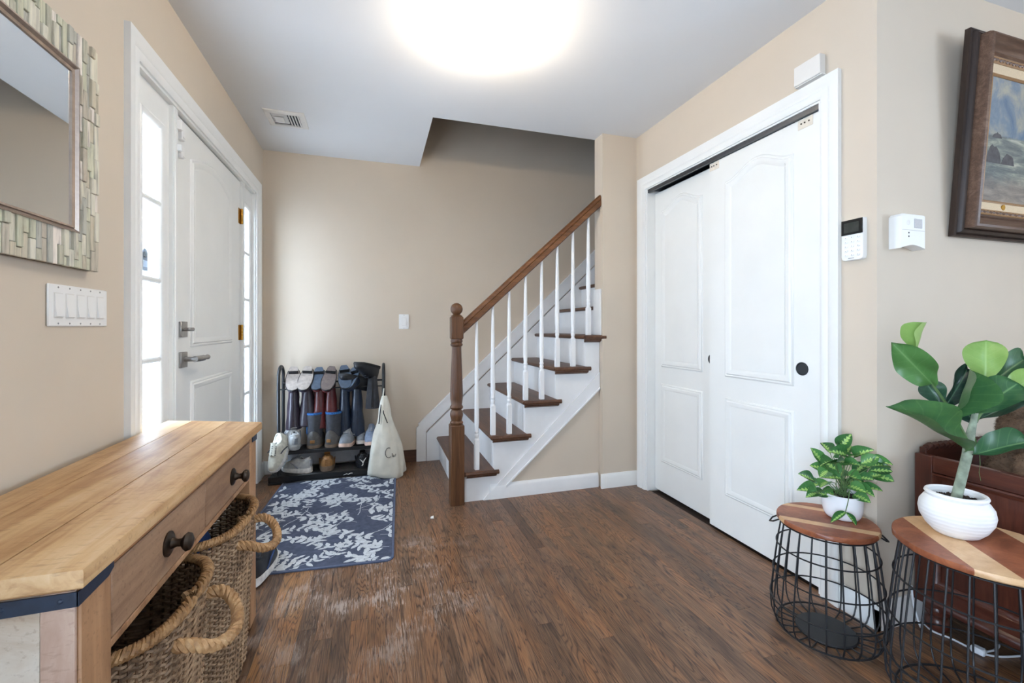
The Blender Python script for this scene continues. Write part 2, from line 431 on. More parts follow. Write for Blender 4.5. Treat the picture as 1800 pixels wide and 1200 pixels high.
# jamb lining, posts and stops added behind the leaf to block daylight
XD = XD_ = XL-.020   # face of the door leaf
jb = MB().box(XL-.076, XL, OY0, OY0+.012, 0, OZ).box(XL-.076, XL, OY1-.012, OY1, 0, OZ).box(XL-.076, XL, OY0, OY1, OZ-.012, OZ)
jb.box(XL-.072, XL-.006, 2.195, 2.243, 0, OZ-.012).box(XL-.072, XL-.006, 3.206, 3.250, 0, OZ-.012)
jb.box(XL-.076, XD_-.047, 2.243, 3.206, OZ-.045, OZ-.012).box(XL-.076, XD_-.047, 2.243, 2.262, .018, OZ-.045).box(XL-.076, XD_-.047, 3.188, 3.206, .018, OZ-.045)
jb.box(XL-.002, XL-.012, 2.207, 2.231, 0, OZ-.012, .003)
struct(jb.build('trim_2', M_white))
struct(MB().box(XL-.076, XL+.0, OY0+.012, OY1-.012, 0, .018).build('trim_3', metal('threshold_metal', srgb(120, 112, 100), .4)))
ZL = [.345, .660, .977, 1.293, 1.605, 1.921]
def sidelight(name, y0, y1, g0, g1, label):
    e = semp(name, (XL-.05, (y0+y1)/2, .018), label)
    xf, xb = XL-.022, XL-.075
    f = MB().box(xb, xf, y0, g0, .018, OZ-.012).box(xb, xf, g1, y1, .018, OZ-.012).box(xb, xf, g0, g1, .018, ZL[0]).box(xb, xf, g0, g1, ZL[-1], OZ-.012)
    fo = f.build('window_frame', M_white, e)
    b = MB().moulding([(g0, ZL[0]), (g1, ZL[0]), (g1, ZL[-1]), (g0, ZL[-1])], [(-.012, -.016), (-.012, -.008), (.0, .004), (.010, .006), (.018, 0), (.018, -.016)], 'x', xf)
    b.build('glazing_bead', M_white, e)
    for z in ZL[1:-1]:
        MB().loft([[(x, y, zz) for x, zz in [(xf-.0015, z+.004), (xf-.006, z+.011), (xf-.0125, z+.011), (xf-.0125, z-.011), (xf-.006, z-.011), (xf-.0015, z-.004)]] for y in (g0, g1)]).build('muntin', M_white, e)
    for a, b2 in zip(ZL[:-1], ZL[1:]):
        MB().box(xf-.0165, xf-.013, g0-.004, g1+.004, a+.001, b2-.001).build('pane', M_glass, e)
    portal('daylight_portal', (xb-.01, (g0+g1)/2, (ZL[0]+ZL[-1])/2), (0, -math.pi/2, 0), ZL[-1]-ZL[0], g1-g0)
    return e
sidelight('window_1', OY0+.012, 2.195, 1.968, 2.135, 'narrow five-pane sidelight on the handle side of the front door')
sidelight('window_2', 3.250, OY1-.012, 3.295, 3.445, 'narrow five-pane sidelight on the hinge side of the front door')

PAN = [(-.034, .001), (-.020, .009), (-.008, .010), (-.002, .005), (.003, .007), (.009, .004), (.011, 0), (.011, -.004), (-.034, -.004)]
def arch_path(y0, y1, z0, zs, rise, n=14, ogee=False):
    pts = [(y0, z0), (y1, z0), (y1, zs)]
    for i in range(1, n):
        t = i/n; y = y1+(y0-y1)*t
        if ogee: h = rise*(math.sin(math.pi*t)**2.0)
        else: h = rise*math.sin(math.pi*t)**.9
        pts.append((y, zs+h))
    pts.append((y0, zs)); return pts
# front door leaf
d1 = semp('door_1', (XD, 2.725, .02), 'white two-panel front door with arched upper panel')
DY0, DY1 = 2.250, 3.200
MB().box(XD-.045, XD, DY0, DY1, .022, OZ-.018, .002).build('slab', M_door, d1)
for p in (arch_path(2.42, 3.015, 1.025, 1.885, .062), [(2.42, .20), (3.015, .20), (3.015, .842), (2.42, .842)]):
    MB().moulding(p, PAN, 'x', XD).build('panel_moulding', M_door, d1)
    cy = sum(q[0] for q in p)/len(p)
    inner = MB()
    pc = [(.5*(2.42+3.015)+(q[0]-.5*(2.42+3.015))*.86, (q[1]-(1.45 if q[1] > 1 else .52))*.93+(1.45 if q[1] > 1 else .52)) for q in p]
    inner.loft([[(XD+h, q[0], q[1]) for q in pc] for h in (-.002, .003)]).build('panel_field', M_door, d1)
# lever set and deadbolt
hs = MB().box(XD, XD+.010, 2.285, 2.355, .925, .995, .002).build('lever_rose', M_steel, d1)
hl = MB().tube([(XD+.010, 2.325, .962), (XD+.055, 2.325, .962)], .011, 12)
hl.tube([(XD+.050, 2.318, .962), (XD+.055, 2.36, .962), (XD+.055, 2.41, .962)], .0135, 12).tube([(XD+.055, 2.41, .962), (XD+.054, 2.44, .962), (XD+.052, 2.47, .963)], [.008, .008, .012], 12)
hl.build('lever', M_steel, hs)
hb = MB().box(XD, XD+.010, 2.285, 2.355, 1.062, 1.132, .002).build('deadbolt_plate', M_steel, d1)
MB().tube([(XD+.010, 2.32, 1.097), (XD+.03, 2.32, 1.097)], .008, 10).box(XD+.028, XD+.040, 2.295, 2.352, 1.089, 1.105, .004).build('thumb_turn', M_steel, hb)
MB().box(XD-.03, XD+.0006, 2.2440, 2.2500, .93, 1.0).build('strike_plate', M_brass, d1)
for z in (1.815, 1.074, .30):
    g = MB()
    for k in range(5): g.tube([(XD+.010, 3.203, z-.048+k*.0195), (XD+.010, 3.203, z-.048+k*.0195+.018)], .0075, 10)
    g.box(XD, XD+.002, 3.165, 3.203, z-.048, z+.048).box(XD, XD+.006, 3.203, 3.228, z-.048, z+.048)
    g.build('hinge', M_brass, d1)
# two small contact sensors at the top corner of the door
def sensor(z, h, label, w=.034):
    t = thing('door_sensor', label, 'sensor', (XD+.0005, 2.272, z))
    MB().box(XD+.0008, XD+.026, 2.254, 2.254+w, z, z+h, .004).build('housing', M_plastic, t)
    MB().box(XL-.0055, XL+.014, 2.221, 2.243, z+h*.35, z+h*.85, .003).build('magnet', M_plastic, t)
    MB().box(XD+.026, XD+.028, 2.260, 2.280, z+h*.1, z+h*.16).build('seam', M_plastic2, t)
sensor(1.925, .085, 'larger white contact sensor at the top corner of the front door')
sensor(1.845, .055, 'smaller white contact sensor below another on the front door', .026)
# dark device on the outside of the first sidelight pane
t = thing('doorbell_camera', 'dark rounded gadget on the sidelight glass left of the front door', 'camera', (XL-.055, 2.05, 1.325))
pr = [(2.030, 1.325), (2.070, 1.325), (2.070, 1.395), (2.063, 1.408), (2.050, 1.413), (2.037, 1.408), (2.030, 1.395)]
MB().loft([[(x, a, b) for a, b in pr] for x in (XL-.062, XL-.044)]).build('body', paint('dark_grey_plastic', srgb(62, 66, 78), .4, .05, 0, 40), t)
MB().tube([(XL-.044, 2.050, 1.388), (XL-.0405, 2.050, 1.388)], .012, 14).build('lens', M_black, t)
MB().box(XL-.044, XL-.0425, 2.036, 2.064, 1.340, 1.365).build('label', paint('pale_grey_plastic', srgb(170, 176, 190), .4, .02, 0, 40), t)

# ---- closet with two sliding doors
casing('trim_4', 'x', XR, -.019, CY0, CY1, CZ, .082, M_white)
jb = MB().box(XR, XR+.11, CY0, CY0+.012, 0, CZ).box(XR, XR+.11, CY1-.012, CY1, 0, CZ).box(XR, XR+.11, CY0+.012, CY1-.012, CZ-.008, CZ)
struct(jb.build('trim_5', M_white))
struct(MB().box(XR+.004, XR+.016, CY0+.012, CY1-.012, CZ-.030, CZ-.008).box(XR+.016, XR+.10, CY0+.012, CY1-.012, CZ-.012, CZ-.008).build('trim_6', metal('sliding_track_steel', srgb(110, 112, 116), .4)))
def closet_door(name, x, y0, y1, py0, py1, pull_y, zt, hangers, label):
    e = semp(name, (x+.017, (y0+y1)/2, .014), label)
    MB().box(x, x+.034, y0, y1, .014, zt, .002).build('slab', M_door, e)
    PR = [(o, -h) for o, h in PAN]
    for p, fc in ((arch_path(py0, py1, .855, 1.868, .062, 16, True), 1.36), ([(py0, .225), (py1, .225), (py1, .722), (py0, .722)], .47)):
        MB().moulding(p, PR, 'x', x).build('panel_moulding', M_door, e)
        cy = (py0+py1)/2
        pc = [(cy+(q[0]-cy)*.82, (q[1]-fc)*.93+fc) for q in p]
        MB().loft([[(x+h, q[0], q[1]) for q in pc] for h in (.002, -.004)]).build('panel_field', M_door, e)
    cup = MB()
    pr = [(.029, .0005), (.029, -.0025), (.0255, -.003), (.0235, -.0005), (.001, -.0002)]
    rings = [[(x+h, pull_y+r*math.cos(a), .925+r*math.sin(a)) for a in [2*math.pi*k/28 for k in range(28)]] for r, h in pr]
    cup.loft(rings, True, True).build('finger_pull', M_black, e)
    for hy in hangers:
        g = MB().box(x-.0015, x+.001, hy-.035, hy+.035, zt-.045, zt-.004, .001).build('hanger_plate', paint('ivory_plate_paint', srgb(226, 216, 200), .5, .05, .03, 40), e)
        for k in (-.018, .002, .018): MB().tube([(x-.0035, hy+k, zt-.022), (x-.001, hy+k, zt-.022)], .0035, 8).build('screw', M_bronze, g)
    return e
closet_door('door_2', XR+.018, CY0+.014, 2.012, 1.505, 1.885, 1.455, 2.014, (1.44, 1.975), 'white sliding closet door in front, with full round black pull')
closet_door('door_3', XR+.060, 1.955, CY1-.014, 2.125, 2.49, 2.040, 2.012, (), 'white sliding closet door behind, nearer to the staircase')

# ---- baseboards
def base(name, poly, mat=M_white):
    m = MB()
    for b in poly: m.box(*b)
    return struct(m.build(name, mat))
base('baseboard_left', [(XL, XL+.014, .2, 1.795, 0, .095), (XL, XL+.014, 3.587, YB, 0, .10)])
base('baseboard_back', [(XL+.014, .0, YB-.014, YB, 0, .098)])
base('baseboard_back_stained', [(.0, .318, YB-.014, YB, 0, .096)], M_basedark)
def base_prof(name, axis, a, b, d, sgn, h=.098):
    pr = [(0, 0), (sgn*.014, 0), (sgn*.014, h-.022), (sgn*.009, h-.010), (sgn*.005, h), (0, h)]
    m = MB()
    if axis == 'x': m.loft([[(t, d+q[0], q[1]) for q in pr] for t in (a, b)])
    else: m.loft([[(d+q[0], t, q[1]) for q in pr] for t in (a, b)])
    return struct(m.build(name, M_white))
base_prof('baseboard_pier', 'x', XST-.014, XR, YST, -1)
base_prof('baseboard_right', 'y', YC-.014, CY0-.083, XR, -1)
base_prof('baseboard_facing', 'x', XR-.014, XEND, YC, -1)
base('baseboard_rear', [(XL, XEND, YREAR, YREAR+.014, 0, .095)])
# ------------------------------------------------------------------ staircase
RISE, Z1, RUN, N1 = .2137, .197, .217, .480
NS = 9
zt = lambda i: Z1+RISE*(i-1)
nx = lambda i: N1+RUN*(i-1)
st = thing('staircase', 'open-sided stairs with dark oak treads, white risers and turned balusters', 'staircase', (.48, YS, 0))
YI = YB-.030          # inner face of the wall skirt
for i in range(1, NS+1):
    open_ = i <= 5
    ya = YS-.032 if open_ else YO+.002
    n = nx(i); z = zt(i)
    prof = [(n, z-.015), (n+.004, z-.005), (n+.014, z), (n+RUN+.026, z), (n+RUN+.026, z-.028), (n+.014, z-.028), (n+.004, z-.023)]
    if i == 5:
        m = MB().loft([[(x, y, zz) for x, zz in prof] for y in (YO+.002, YI)])
        q = [(x if x < XST else XST-.003, zz) for x, zz in prof]
        m.loft([[(x, y, zz) for x, zz in q] for y in (ya, YO+.002)])
        tr = m.build('tread', M_stair, st)
    elif i == 1:
        m = MB().loft([[(x, y, zz) for x, zz in prof] for y in (2.783, YI)])
        q = [(max(x, .5275), zz) for x, zz in prof]
        m.loft([[(x, y, zz) for x, zz in q] for y in (ya, 2.783)])
        tr = m.build('tread', M_stair, st)
    else:
        tr = MB().loft([[(x, y, zz) for x, zz in prof] for y in (ya, YI)]).build('tread', M_stair, st)
    if open_:
        # rounded return nosing on the open side, and the small cove under it
        xa = n if i > 1 else .5275
        xb = min(n+.272, XST+.03)
        pr = [(ya, z), (ya-.008, z-.004), (ya-.012, z-.014), (ya-.008, z-.024), (ya, z-.028)]
        MB().loft([[(x, y, zz) for y, zz in pr] for x in (xa+.008, xb)]).build('return_nosing', M_stair, tr)
        MB().loft([[(x, y, zz) for y, zz in [(YS-.001, z-.028), (ya+.006, z-.028), (ya+.010, z-.040), (YS-.001, z-.050)]] for x in (xa+.02, xb-.012)]).build('cove', M_stair, tr)
    MB().box(n+.026, n+.040, (YS+.0255 if open_ else YO+.002), YI, (zt(i-1) if i > 1 else 0), z-.028).build('riser', M_stairwhite, st)
# cut stringer on the open side
poly = [(.528, 0)]
poly.append((.528, zt(1)-.028))
for i in range(1, 5):
    poly += [(nx(i+1)+.026, zt(i)-.028), (nx(i+1)+.026, zt(i+1)-.028)]
poly += [(XST-.003, zt(5)-.028), (XST-.003, .69), (.66, 0)]
MB().prism(poly, 'y', YS, YS+.025).build('stringer', M_stairwhite, st)
# diagonal band and under-stair panel
band = [(.655, 0), (.80, 0), (.83, .098), (1.4855, .682), (1.4855, .795), (.655, .004)]
MB().prism(band, 'y', YS-.009, YS-.0005).build('diagonal_band', M_stairwhite, st)
MB().loft([[(x, YS-.010+dy, z+o) for dy, o in ((-.006, -.004), (-.006, .008), (.006, .012), (.006, -.004))] for x, z in ((.805, .076), (1.4855, .682))]).build('band_bead', M_stairwhite, st)
struct(MB().prism([(.70, 0), (1.488, 0), (1.488, .76)], 'y', YS+.004, YS+.03).build('wall_understair', M_wall))
MB().loft([[(x, YS+q[0], q[1]) for q in [(.003, 0), (-.012, 0), (-.012, .076), (-.007, .088), (-.002, .096), (.003, .096)]] for x in (.70, XST-.015)]).build('foot_board', M_stairwhite, st)
# skirt on the wall side: inner board and outer sloped band
sk = [(.400, 0), (.400, .236), (2.30, .236+1.9*.93), (2.30, 0)]
MB().prism([(.400, 0), (.400, .232), (2.33, .232+1.93*.932), (2.33, 1.6), (.60, 0)], 'y', YB-.028, YB-.0005).build('wall_skirt', M_stairwhite, st)
MB().prism([(.318, 0), (.318, .275), (.345, .302), (2.33, .302+1.985*.932), (2.33, .246+1.93*.932), (.396, .246), (.396, 0)], 'y', YB-.024, YB-.0005).build('skirt_band', M_stairwhite, st)
MB().prism([(.340, .298), (.332, .308), (2.33, .330+1.985*.932), (2.33, .302+1.985*.932)], 'y', YB-.030, YB-.0005).build('skirt_cap', M_stairwhite, st)
# white block on the fifth tread against the pier
MB().box(XST-.014, XST-.0005, YST+.012, YO-.002, zt(5)+.0005, 1.372, .002).build('pier_block', M_stairwhite, st)
# newel post
NX, NY = .483, 2.738
hw = .043
npost = MB().box(NX-hw, NX+hw, NY-hw, NY+hw, 0, .497, .004).build('newel_post', M_newel, st)
MB().box(NX-.038, NX+.038, NY-.038, NY+.038, 1.032, 1.172, .005).build('upper_block', M_newel, npost)
prof = [(.037, .497), (.041, .505), (.041, .512), (.033, .522), (.036, .535), (.040, .550), (.041, .562), (.037, .580), (.031, .590), (.038, .598), (.042, .606), (.038, .614), (.0335, .622), (.039, .660), (.0395, .70), (.037, .78), (.033, .88), (.030, .965), (.030, .985), (.038, .992), (.039, 1.0), (.033, 1.008), (.038, 1.016), (.037, 1.026), (.036, 1.034)]
MB().lathe(prof, (NX, NY, 0), 28).build('turned_shaft', M_newel, npost)
MB().lathe([(.034, 1.172), (.036, 1.178), (.026, 1.183), (.019, 1.188)], (NX, NY, 0), 24).sphere((NX, NY, 1.220), .0385, 24, 16).build('ball_finial', M_newel, npost)
# handrail
RX0, RX1, RZ0, RZ1 = NX+.036, XST-.001, 1.098, 1.982
rp = [(-.030, -.030), (-.030, .004), (-.026, .010), (-.030, .016), (-.026, .034), (-.012, .046), (.012, .046), (.026, .034), (.030, .016), (.026, .010), (.030, .004), (.030, -.030), (.020, -.040), (-.020, -.040)]
MB().loft([[(x, 2.750+a, z+b) for a, b in rp] for x, z in ((RX0, RZ0), (RX1, RZ1))]).build('handrail', M_rail, st)
rz = lambda x: RZ0+(RZ1-RZ0)*(x-RX0)/(RX1-RX0)
for x, i in zip((.615, .722, .832, .945, 1.059, 1.172, 1.288, 1.405), (1, 2, 2, 3, 3, 4, 4, 5)):
    z0 = zt(i); top = rz(x)-.036; s = .0155
    y = 2.752
    b = MB().box(x-s, x+s, y-s, y+s, z0, z0+.190, .002)
    b.lathe([(.0155, .188), (.0155, .193), (.010, .200), (.0135, .214), (.0145, .222), (.011, .230), (.0145, .238), (.0145, .244), (.011, .250), (.0155, .30), (.0150, .38), (.0085, top-z0)], (x, y, z0), 14)
    b.build('baluster', M_stairwhite, st)

# ------------------------------------------------------------------ ceiling fittings
def emis(name, c, s):
    t = NT(name); t.set(Roughness=.3); t.b.inputs['Base Color'].default_value = (.9, .9, .88, 1)
    t.b.inputs['Emission Color'].default_value = (*c, 1)
    n = t.noise(t.coord('World'), 2, 1); t.l(t.math('MULTIPLY_ADD', n, s*.04, s*.98), t.b.inputs['Emission Strength']); return t.m
def dome_lamp(x, y, strength, label):
    t = thing('ceiling_light', label, 'ceiling light', (x, y, H-.17))
    MB().lathe([(.060, -.001), (.060, -.012), (.050, -.020), (.012, -.024), (.009, -.03), (.009, -.150), (.001, -.151)], (x, y, H), 28).build('canopy_stem', M_white, t)
    g = [(.125, -.088), (.122, -.102), (.112, -.120), (.092, -.138), (.064, -.152), (.032, -.161), (.009, -.163)]
    MB().lathe(g, (x, y, H), 40).build('glass_bowl', emis('lit_opal_glass', LAMP_COL, strength), t)
    MB().tube([(x+.126*math.cos(2*PI_*k/40), y+.126*math.sin(2*PI_*k/40), H-.088) for k in range(40)], .003, 6, True).build('rim_band', M_white, t)
    for sx in (-.05, .05):      # the two bulbs that light the ceiling over the open bowl
        l = bpy.data.lights.new('bulb', 'POINT'); l.energy = strength*.28; l.color = LAMP_COL; l.shadow_soft_size = .03
        lo_ = bpy.data.objects.new('bulb', l); COL.objects.link(lo_); lo_.location = (x+sx, y, H-.085)
    MB().sphere((x, y, H-.166), .007, 12, 8).build('finial', M_white, t)
dome_lamp(*LAMPS[0], LAMP_STRS[0], 'glowing bowl light on the hall ceiling')
dome_lamp(*LAMPS[1], LAMP_STRS[1], 'bowl light on the ceiling of the room to the right')
# air register
t = thing('air_vent', 'white metal air register with curved louvres in the ceiling', 'vent', (-.545, 3.115, H-.012))
x0, x1, y0, y1 = -.662, -.430, 3.0, 3.228
MB().moulding([(x0+.035, y0+.035), (x1-.035, y0+.035), (x1-.035, y1-.035), (x0+.035, y1-.035)], [(0, 0), (0, -.010), (.006, -.012), (.030, -.008), (.035, -.004), (.035, 0)], 'z', H-.0005).build('frame', M_plastic2, t)
MB().box(x0+.034, x1-.034, y0+.034, y1-.034, H-.0015, H-.0006).build('duct_back', paint('dark_duct', srgb(70, 70, 76), .8, .1, 0, 30), t)
def louvre(poly): 
    MB().loft([[(p[0]+dx, p[1]+dy, H+z) for p in poly] for dx, dy, z in ((0, 0, -.002), (0, 0, -.0032), (0, 0, -.0110), (0, 0, -.0122))], True, True).build('louvre', M_plastic2, t)
for k in range(4):
    xa = -.530+k*.017
    MB().loft([[(xa+dx, y, H+z) for dx, z in ((0, -.002), (.003, -.002), (.012, -.011), (.009, -.011))] for y in (y0+.037, y1-.037)]).build('louvre', M_plastic2, t)
for k in range(4):
    ya = y0+.045+k*.034
    MB().loft([[(x, ya+dy, H+z) for dy, z in ((0, -.002), (.003, -.002), (.014, -.011), (.011, -.011))] for x in (x0+.037, -.535)]).build('louvre', M_plastic2, t)
MB().box(x0+.05, -.56, y0+.075, y1-.075, H-.0125, H-.0112, .0005).build('center_plate', M_plastic2, t)
for p in ((x0+.017, 3.115), (x1-.017, 3.115)): MB().lathe([(.004, -.0012), (.004, -.0025), (.001, -.003)], (p[0], p[1], H-.0075), 10).build('screw', M_steel, t)
# small round detector on the ceiling of the right-hand room
t = thing('smoke_detector', 'small white disc on the ceiling at the top right corner', 'detector', (2.47, .93, H-.03))
MB().lathe([(.055, -.0005), (.055, -.012), (.048, -.024), (.03, -.029), (.001, -.030)], (2.47, .93, H), 28).build('body', M_plastic, t)
MB().lathe([(.014, -.029), (.012, -.032), (.001, -.032)], (2.47, .93, H), 16).build('test_button', M_plastic2, t)

# ------------------------------------------------------------------ wall devices
def rocker_plate(name, label, u0, u1, z0, z1, n, put):
    """put(u,h,z) -> world; u along the wall, h off the wall"""
    ctr = put((u0+u1)/2, 0, z0); t = thing(name, label, 'light switch', ctr)
    def bx(a, b, h0, h1, c, d, bev=.001):
        m = MB().box(a, b, h0, h1, c, d, bev); m.v = [tuple(put(*q)) for q in m.v]; return m
    bx(u0, u1, .0005, .006, z0, z1, .003).build('plate', M_plastic, t)
    pitch = .046; c0 = (u0+u1)/2-(n-1)*pitch/2; zc = (z0+z1)/2
    for k in range(n):
        c = c0+k*pitch
        bx(c-.0175, c+.0175, .0058, .0068, zc-.034, zc+.034, .0005).build('bezel', M_plastic2, t)
        m = MB().loft([[(c+s, h, z) for h, z in ((.0066, zc-.031), (.0125, zc-.030), (.0085, zc), (.0075, zc+.031), (.0066, zc+.031))] for s in (-.0155, .0155)])
        m.v = [tuple(put(*q)) for q in m.v]; m.build('rocker', M_plastic, t)
        for zz in (z0+.008, z1-.008):
            m = MB().lathe([(.0028, 0), (.0022, .001), (.0005, .001)], (0, 0, 0), 8); m.v = [tuple(put(c+q[0], .0058+q[2], zz+q[1])) for q in m.v]; m.build('screw', M_steel, t)
rocker_plate('switch_plate', 'white five-gang rocker switch plate below the mosaic mirror', 1.432, 1.692, 1.108, 1.220, 5, lambda u, h, z: Vector((XL+h, u, z)))
rocker_plate('switch_plate', 'single white rocker switch on the back wall beside the stairs', .179, .259, 1.092, 1.213, 1, lambda u, h, z: Vector((u, YB-h, z)))
# keypad
t = thing('alarm_keypad', 'white alarm keypad with black screen beside the closet casing', 'keypad', (XR-.012, 1.2185, 1.362))
ka, kb, kz0, kz1 = 1.178, 1.259, 1.362, 1.518
pr = [(ka+.012, kz0), (kb-.012, kz0), (kb-.003, kz0+.004), (kb, kz0+.014), (kb, kz1), (ka, kz1), (ka, kz0+.014), (ka+.003, kz0+.004)]
MB().loft([[(XR-h, a, b) for a, b in pr] for h in (.0005, .017)]+[[(XR-.020, (a-1.2185)*.97+1.2185, (b-1.440)*.98+1.440) for a, b in pr]]).build('body', M_plastic, t)
scn = NT('keypad_screen'); scn.set(Roughness=.12); scn.col(scn.ramp(scn.noise(scn.coord('World'), 30, 2), [(.3, srgb(46, 48, 44)), (.7, srgb(60, 62, 58))]))
s = MB().box(XR-.0225, XR-.020, ka+.001, kb-.001, kz1-.058, kz1-.001, .001).build('screen', paint('black_gloss', srgb(24, 24, 24), .12, .03, 0, 20), t)
MB().box(XR-.0232, XR-.0226, ka+.014, kb-.012, kz1-.050, kz1-.012).build('display', scn.m, s)
for r in range(5):
    for q in range(3):
        y = ka+.018+q*.0225; z = kz1-.069-r*.0168
        rings = [[(XR-h, y+rad*1.15*math.cos(a), z+rad*.8*math.sin(a)) for a in [2*math.pi*k/14 for k in range(14)]] for rad, h in ((.0068, .020), (.0066, .0222), (.0052, .0230))]
        ko = MB().loft(rings).build('key', M_plastic, t)
        gl = MB()
        gl.box(XR-.02325, XR-.0230, y-.0012, y+.0012, z-.0018, z+.0018).build('digit', paint('grey_print', srgb(150, 150, 152), .6, .02, 0, 30), ko)
MB().box(XR-.0206, XR-.0200, 1.211, 1.233, kz0+.0065, kz0+.0095).build('print_line', bpy.data.materials['grey_print'], t)
# chime box above the casing
t = thing('chime_box', 'plain white box mounted above the closet casing', 'chime', (XR-.016, 1.395, 2.138))
MB().box(XR-.033, XR-.0005, 1.336, 1.453, 2.141, 2.222, .002).build('cover', M_plastic2, t)
MB().box(XR-.024, XR-.0003, 1.334, 1.455, 2.138, 2.141).build('back_plate', M_plastic, t)
# motion sensor on the facing wall
t = thing('motion_sensor', 'white motion sensor with grey lens window under the painting', 'sensor', (1.88, YC-.02, 1.390))
sa, sb, z0, z1 = 1.817, 1.944, 1.390, 1.520
pr = [(sa, z0+.004)]+[(sa+(sb-sa)*k/8, z0+.004+.012*math.sin(math.pi*k/8)) for k in range(1, 8)]+[(sb, z0+.004), (sb, z1-.003), (sb-.006, z1), (sa+.010, z1), (sa, z1-.010)]
MB().loft([[(a, YC-h, b) for a, b in pr] for h in (.0005, .038)]+[[((a-1.88)*.97+1.88, YC-.042, (b-1.455)*.97+1.455) for a, b in pr]]).build('body', M_plastic, t)
MB().box(sa+.066, sb-.018, YC-.0436, YC-.041, z1-.050, z1-.016, .001).build('lens', paint('grey_lens', srgb(196, 194, 194), .3, .06, .05, 300), t)
MB().box(sa+.004, sb-.004, YC-.0425, YC-.0416, z1-.060, z1-.0585).build('seam', paint('grey_seam', srgb(190, 186, 182), .6, .02, 0, 30), t)
for k in range(2):
    MB().box(sa+.036, sa+.041, YC-.0426, YC-.0418, z1-.072-.013*k, z1-.067-.013*k).build('indicator', M_gap, t)
MB().sphere((sa+.036, YC-.0415, z1-.032), .010, 14, 8, 1, .15, 1).build('dome', M_plastic2, t)

# ------------------------------------------------------------------ mosaic mirror
R2 = random.Random(5)
MY0, MY1, MZ0, MZ1, MW = .905, 1.605, 1.268, 1.915, .098
t = thing('wall_mirror', 'mirror in a mosaic frame of pale green weathered wood strips', 'mirror', (XL+.01, (MY0+MY1)/2, MZ0))
MB().box(XL+.0005, XL+.018, MY0+.003, MY1-.003, MZ0+.003, MZ1-.003).build('backing', paint('dark_backing', srgb(70, 52, 40), .8, .1, .05, 40), t)
mg = NT('mirror_glass'); mg.set(Metallic=1.0, Roughness=.015); mg.col(mg.ramp(mg.noise(mg.coord('World'), 2, 1), [(.3, (.84, .86, .86)), (.7, (.87, .88, .88))]))
MB().box(XL+.018, XL+.021, MY0+MW-.002, MY1-MW+.002, MZ0+MW-.002, MZ1-MW+.002).build('mirror_glass', mg.m, t)
MB().moulding([(MY0+MW, MZ0+MW), (MY1-MW, MZ0+MW), (MY1-MW, MZ1-MW), (MY0+MW, MZ1-MW)], [(-.016, .0), (-.016, .004), (-.010, .007), (-.009, .004), (-.002, .012), (.002, .012), (.002, 0)], 'x', XL+.0205).build('inner_frame', M_silver, t)
pal = [(192, 190, 166), (202, 200, 176), (184, 180, 160), (210, 204, 184), (188, 178, 160), (226, 216, 204), (196, 186, 164), (212, 206, 188), (178, 176, 164)]
def strip_mat(k, c):
    q = NT('weathered_strip_%d' % k); v = q.coord('World', (1, 1, .12)); n = q.noise(v, 60, 5, .65, .4); n2 = q.noise(q.coord('World'), 24, 3)
    a = srgb(*[int(x*.74) for x in c]); b = srgb(*c); d = srgb(*[min(255, int(x*1.1)) for x in c])
    cc = q.ramp(n, [(.3, a), (.5, b), (.75, d)]); cc = q.mix(q.ramp(n2, [(.6, (0,0,0)), (.8, (.35,.35,.35))]), cc, srgb(150, 116, 86))
    q.col(cc); q.set(Roughness=.75); q.bump(n, .3, .001); return q.m
SM = [strip_mat(k, c) for k, c in enumerate(pal)]
cw = MW/5
def strips(y0, y1, z0, z1):
    ncol = max(1, round((y1-y0)/cw)); w_ = (y1-y0)/ncol
    for k in range(ncol):
        z = z0; ya = y0+k*w_
        first = True
        while z < z1-.004:
            L = R2.uniform(.035, .105) if not first else R2.uniform(.02, .09)
            first = False
            e = min(z+L, z1)
            if z1-e < .022: e = z1
            o = MB().box(XL+.018, XL+.018+R2.choice([.007, .009, .011, .013]), ya+.0007, ya+w_-.0007, z+.0007, e-.0007, .0012).build('strip', R2.choice(SM), t, smooth=0)
            z = e
strips(MY0, MY0+MW, MZ0, MZ1); strips(MY1-MW, MY1, MZ0, MZ1)
strips(MY0+MW, MY1-MW, MZ0, MZ0+MW); strips(MY0+MW, MY1-MW, MZ1-MW, MZ1)
# ------------------------------------------------------------------ framed seascape, leaning forward from the wall
t = thing('framed_painting', 'seascape oil painting in a heavy carved brown frame', 'painting', (2.54, YC-.03, 1.462))
PX0, PX1, PZ0, PZ1 = 2.142, 2.95, 1.462, 2.240
FWD = .10
def pm(name, mat, mb, parent, M):
    mb.xf(M); return mb.build(name, mat, parent)
tilt = math.atan2(.052, PZ1-PZ0)
# local: x along wall, y toward the viewer is negative, z up from the lower edge
Mp = Matrix.Translation((0, YC-.004, PZ0)) @ Matrix.Rotation(tilt, 4, 'X')
hh = PZ1-PZ0
fw = M_fw = wood('carved_walnut_frame', [(.2, srgb(58, 40, 30)), (.5, srgb(98, 72, 56)), (.85, srgb(140, 110, 90))], 'x', 50, .1, .42)
fdark = wood('dark_walnut_edge', [(.2, srgb(30, 21, 17)), (.5, srgb(52, 38, 31)), (.85, srgb(78, 60, 50))], 'z', 50, .1, .45)
liner = paint('linen_liner', srgb(214, 192, 160), .8, .04, .1, 200)
gold = paint('gilt_bead', srgb(150, 112, 72), .5, .08, .05, 100)
def fr(prof, inset):
    return MB().moulding([(PX0+inset, inset), (PX1-inset, inset), (PX1-inset, hh-inset), (PX0+inset, hh-inset)], [(-o, -h) for o, h in prof], 'y', 0)
pm('outer_edge', fdark, fr([(0, 0), (0, .018), (.006, .022), (.012, .016), (.016, .030), (.024, .036), (.03, .03), (.03, 0)], 0), t, Mp)
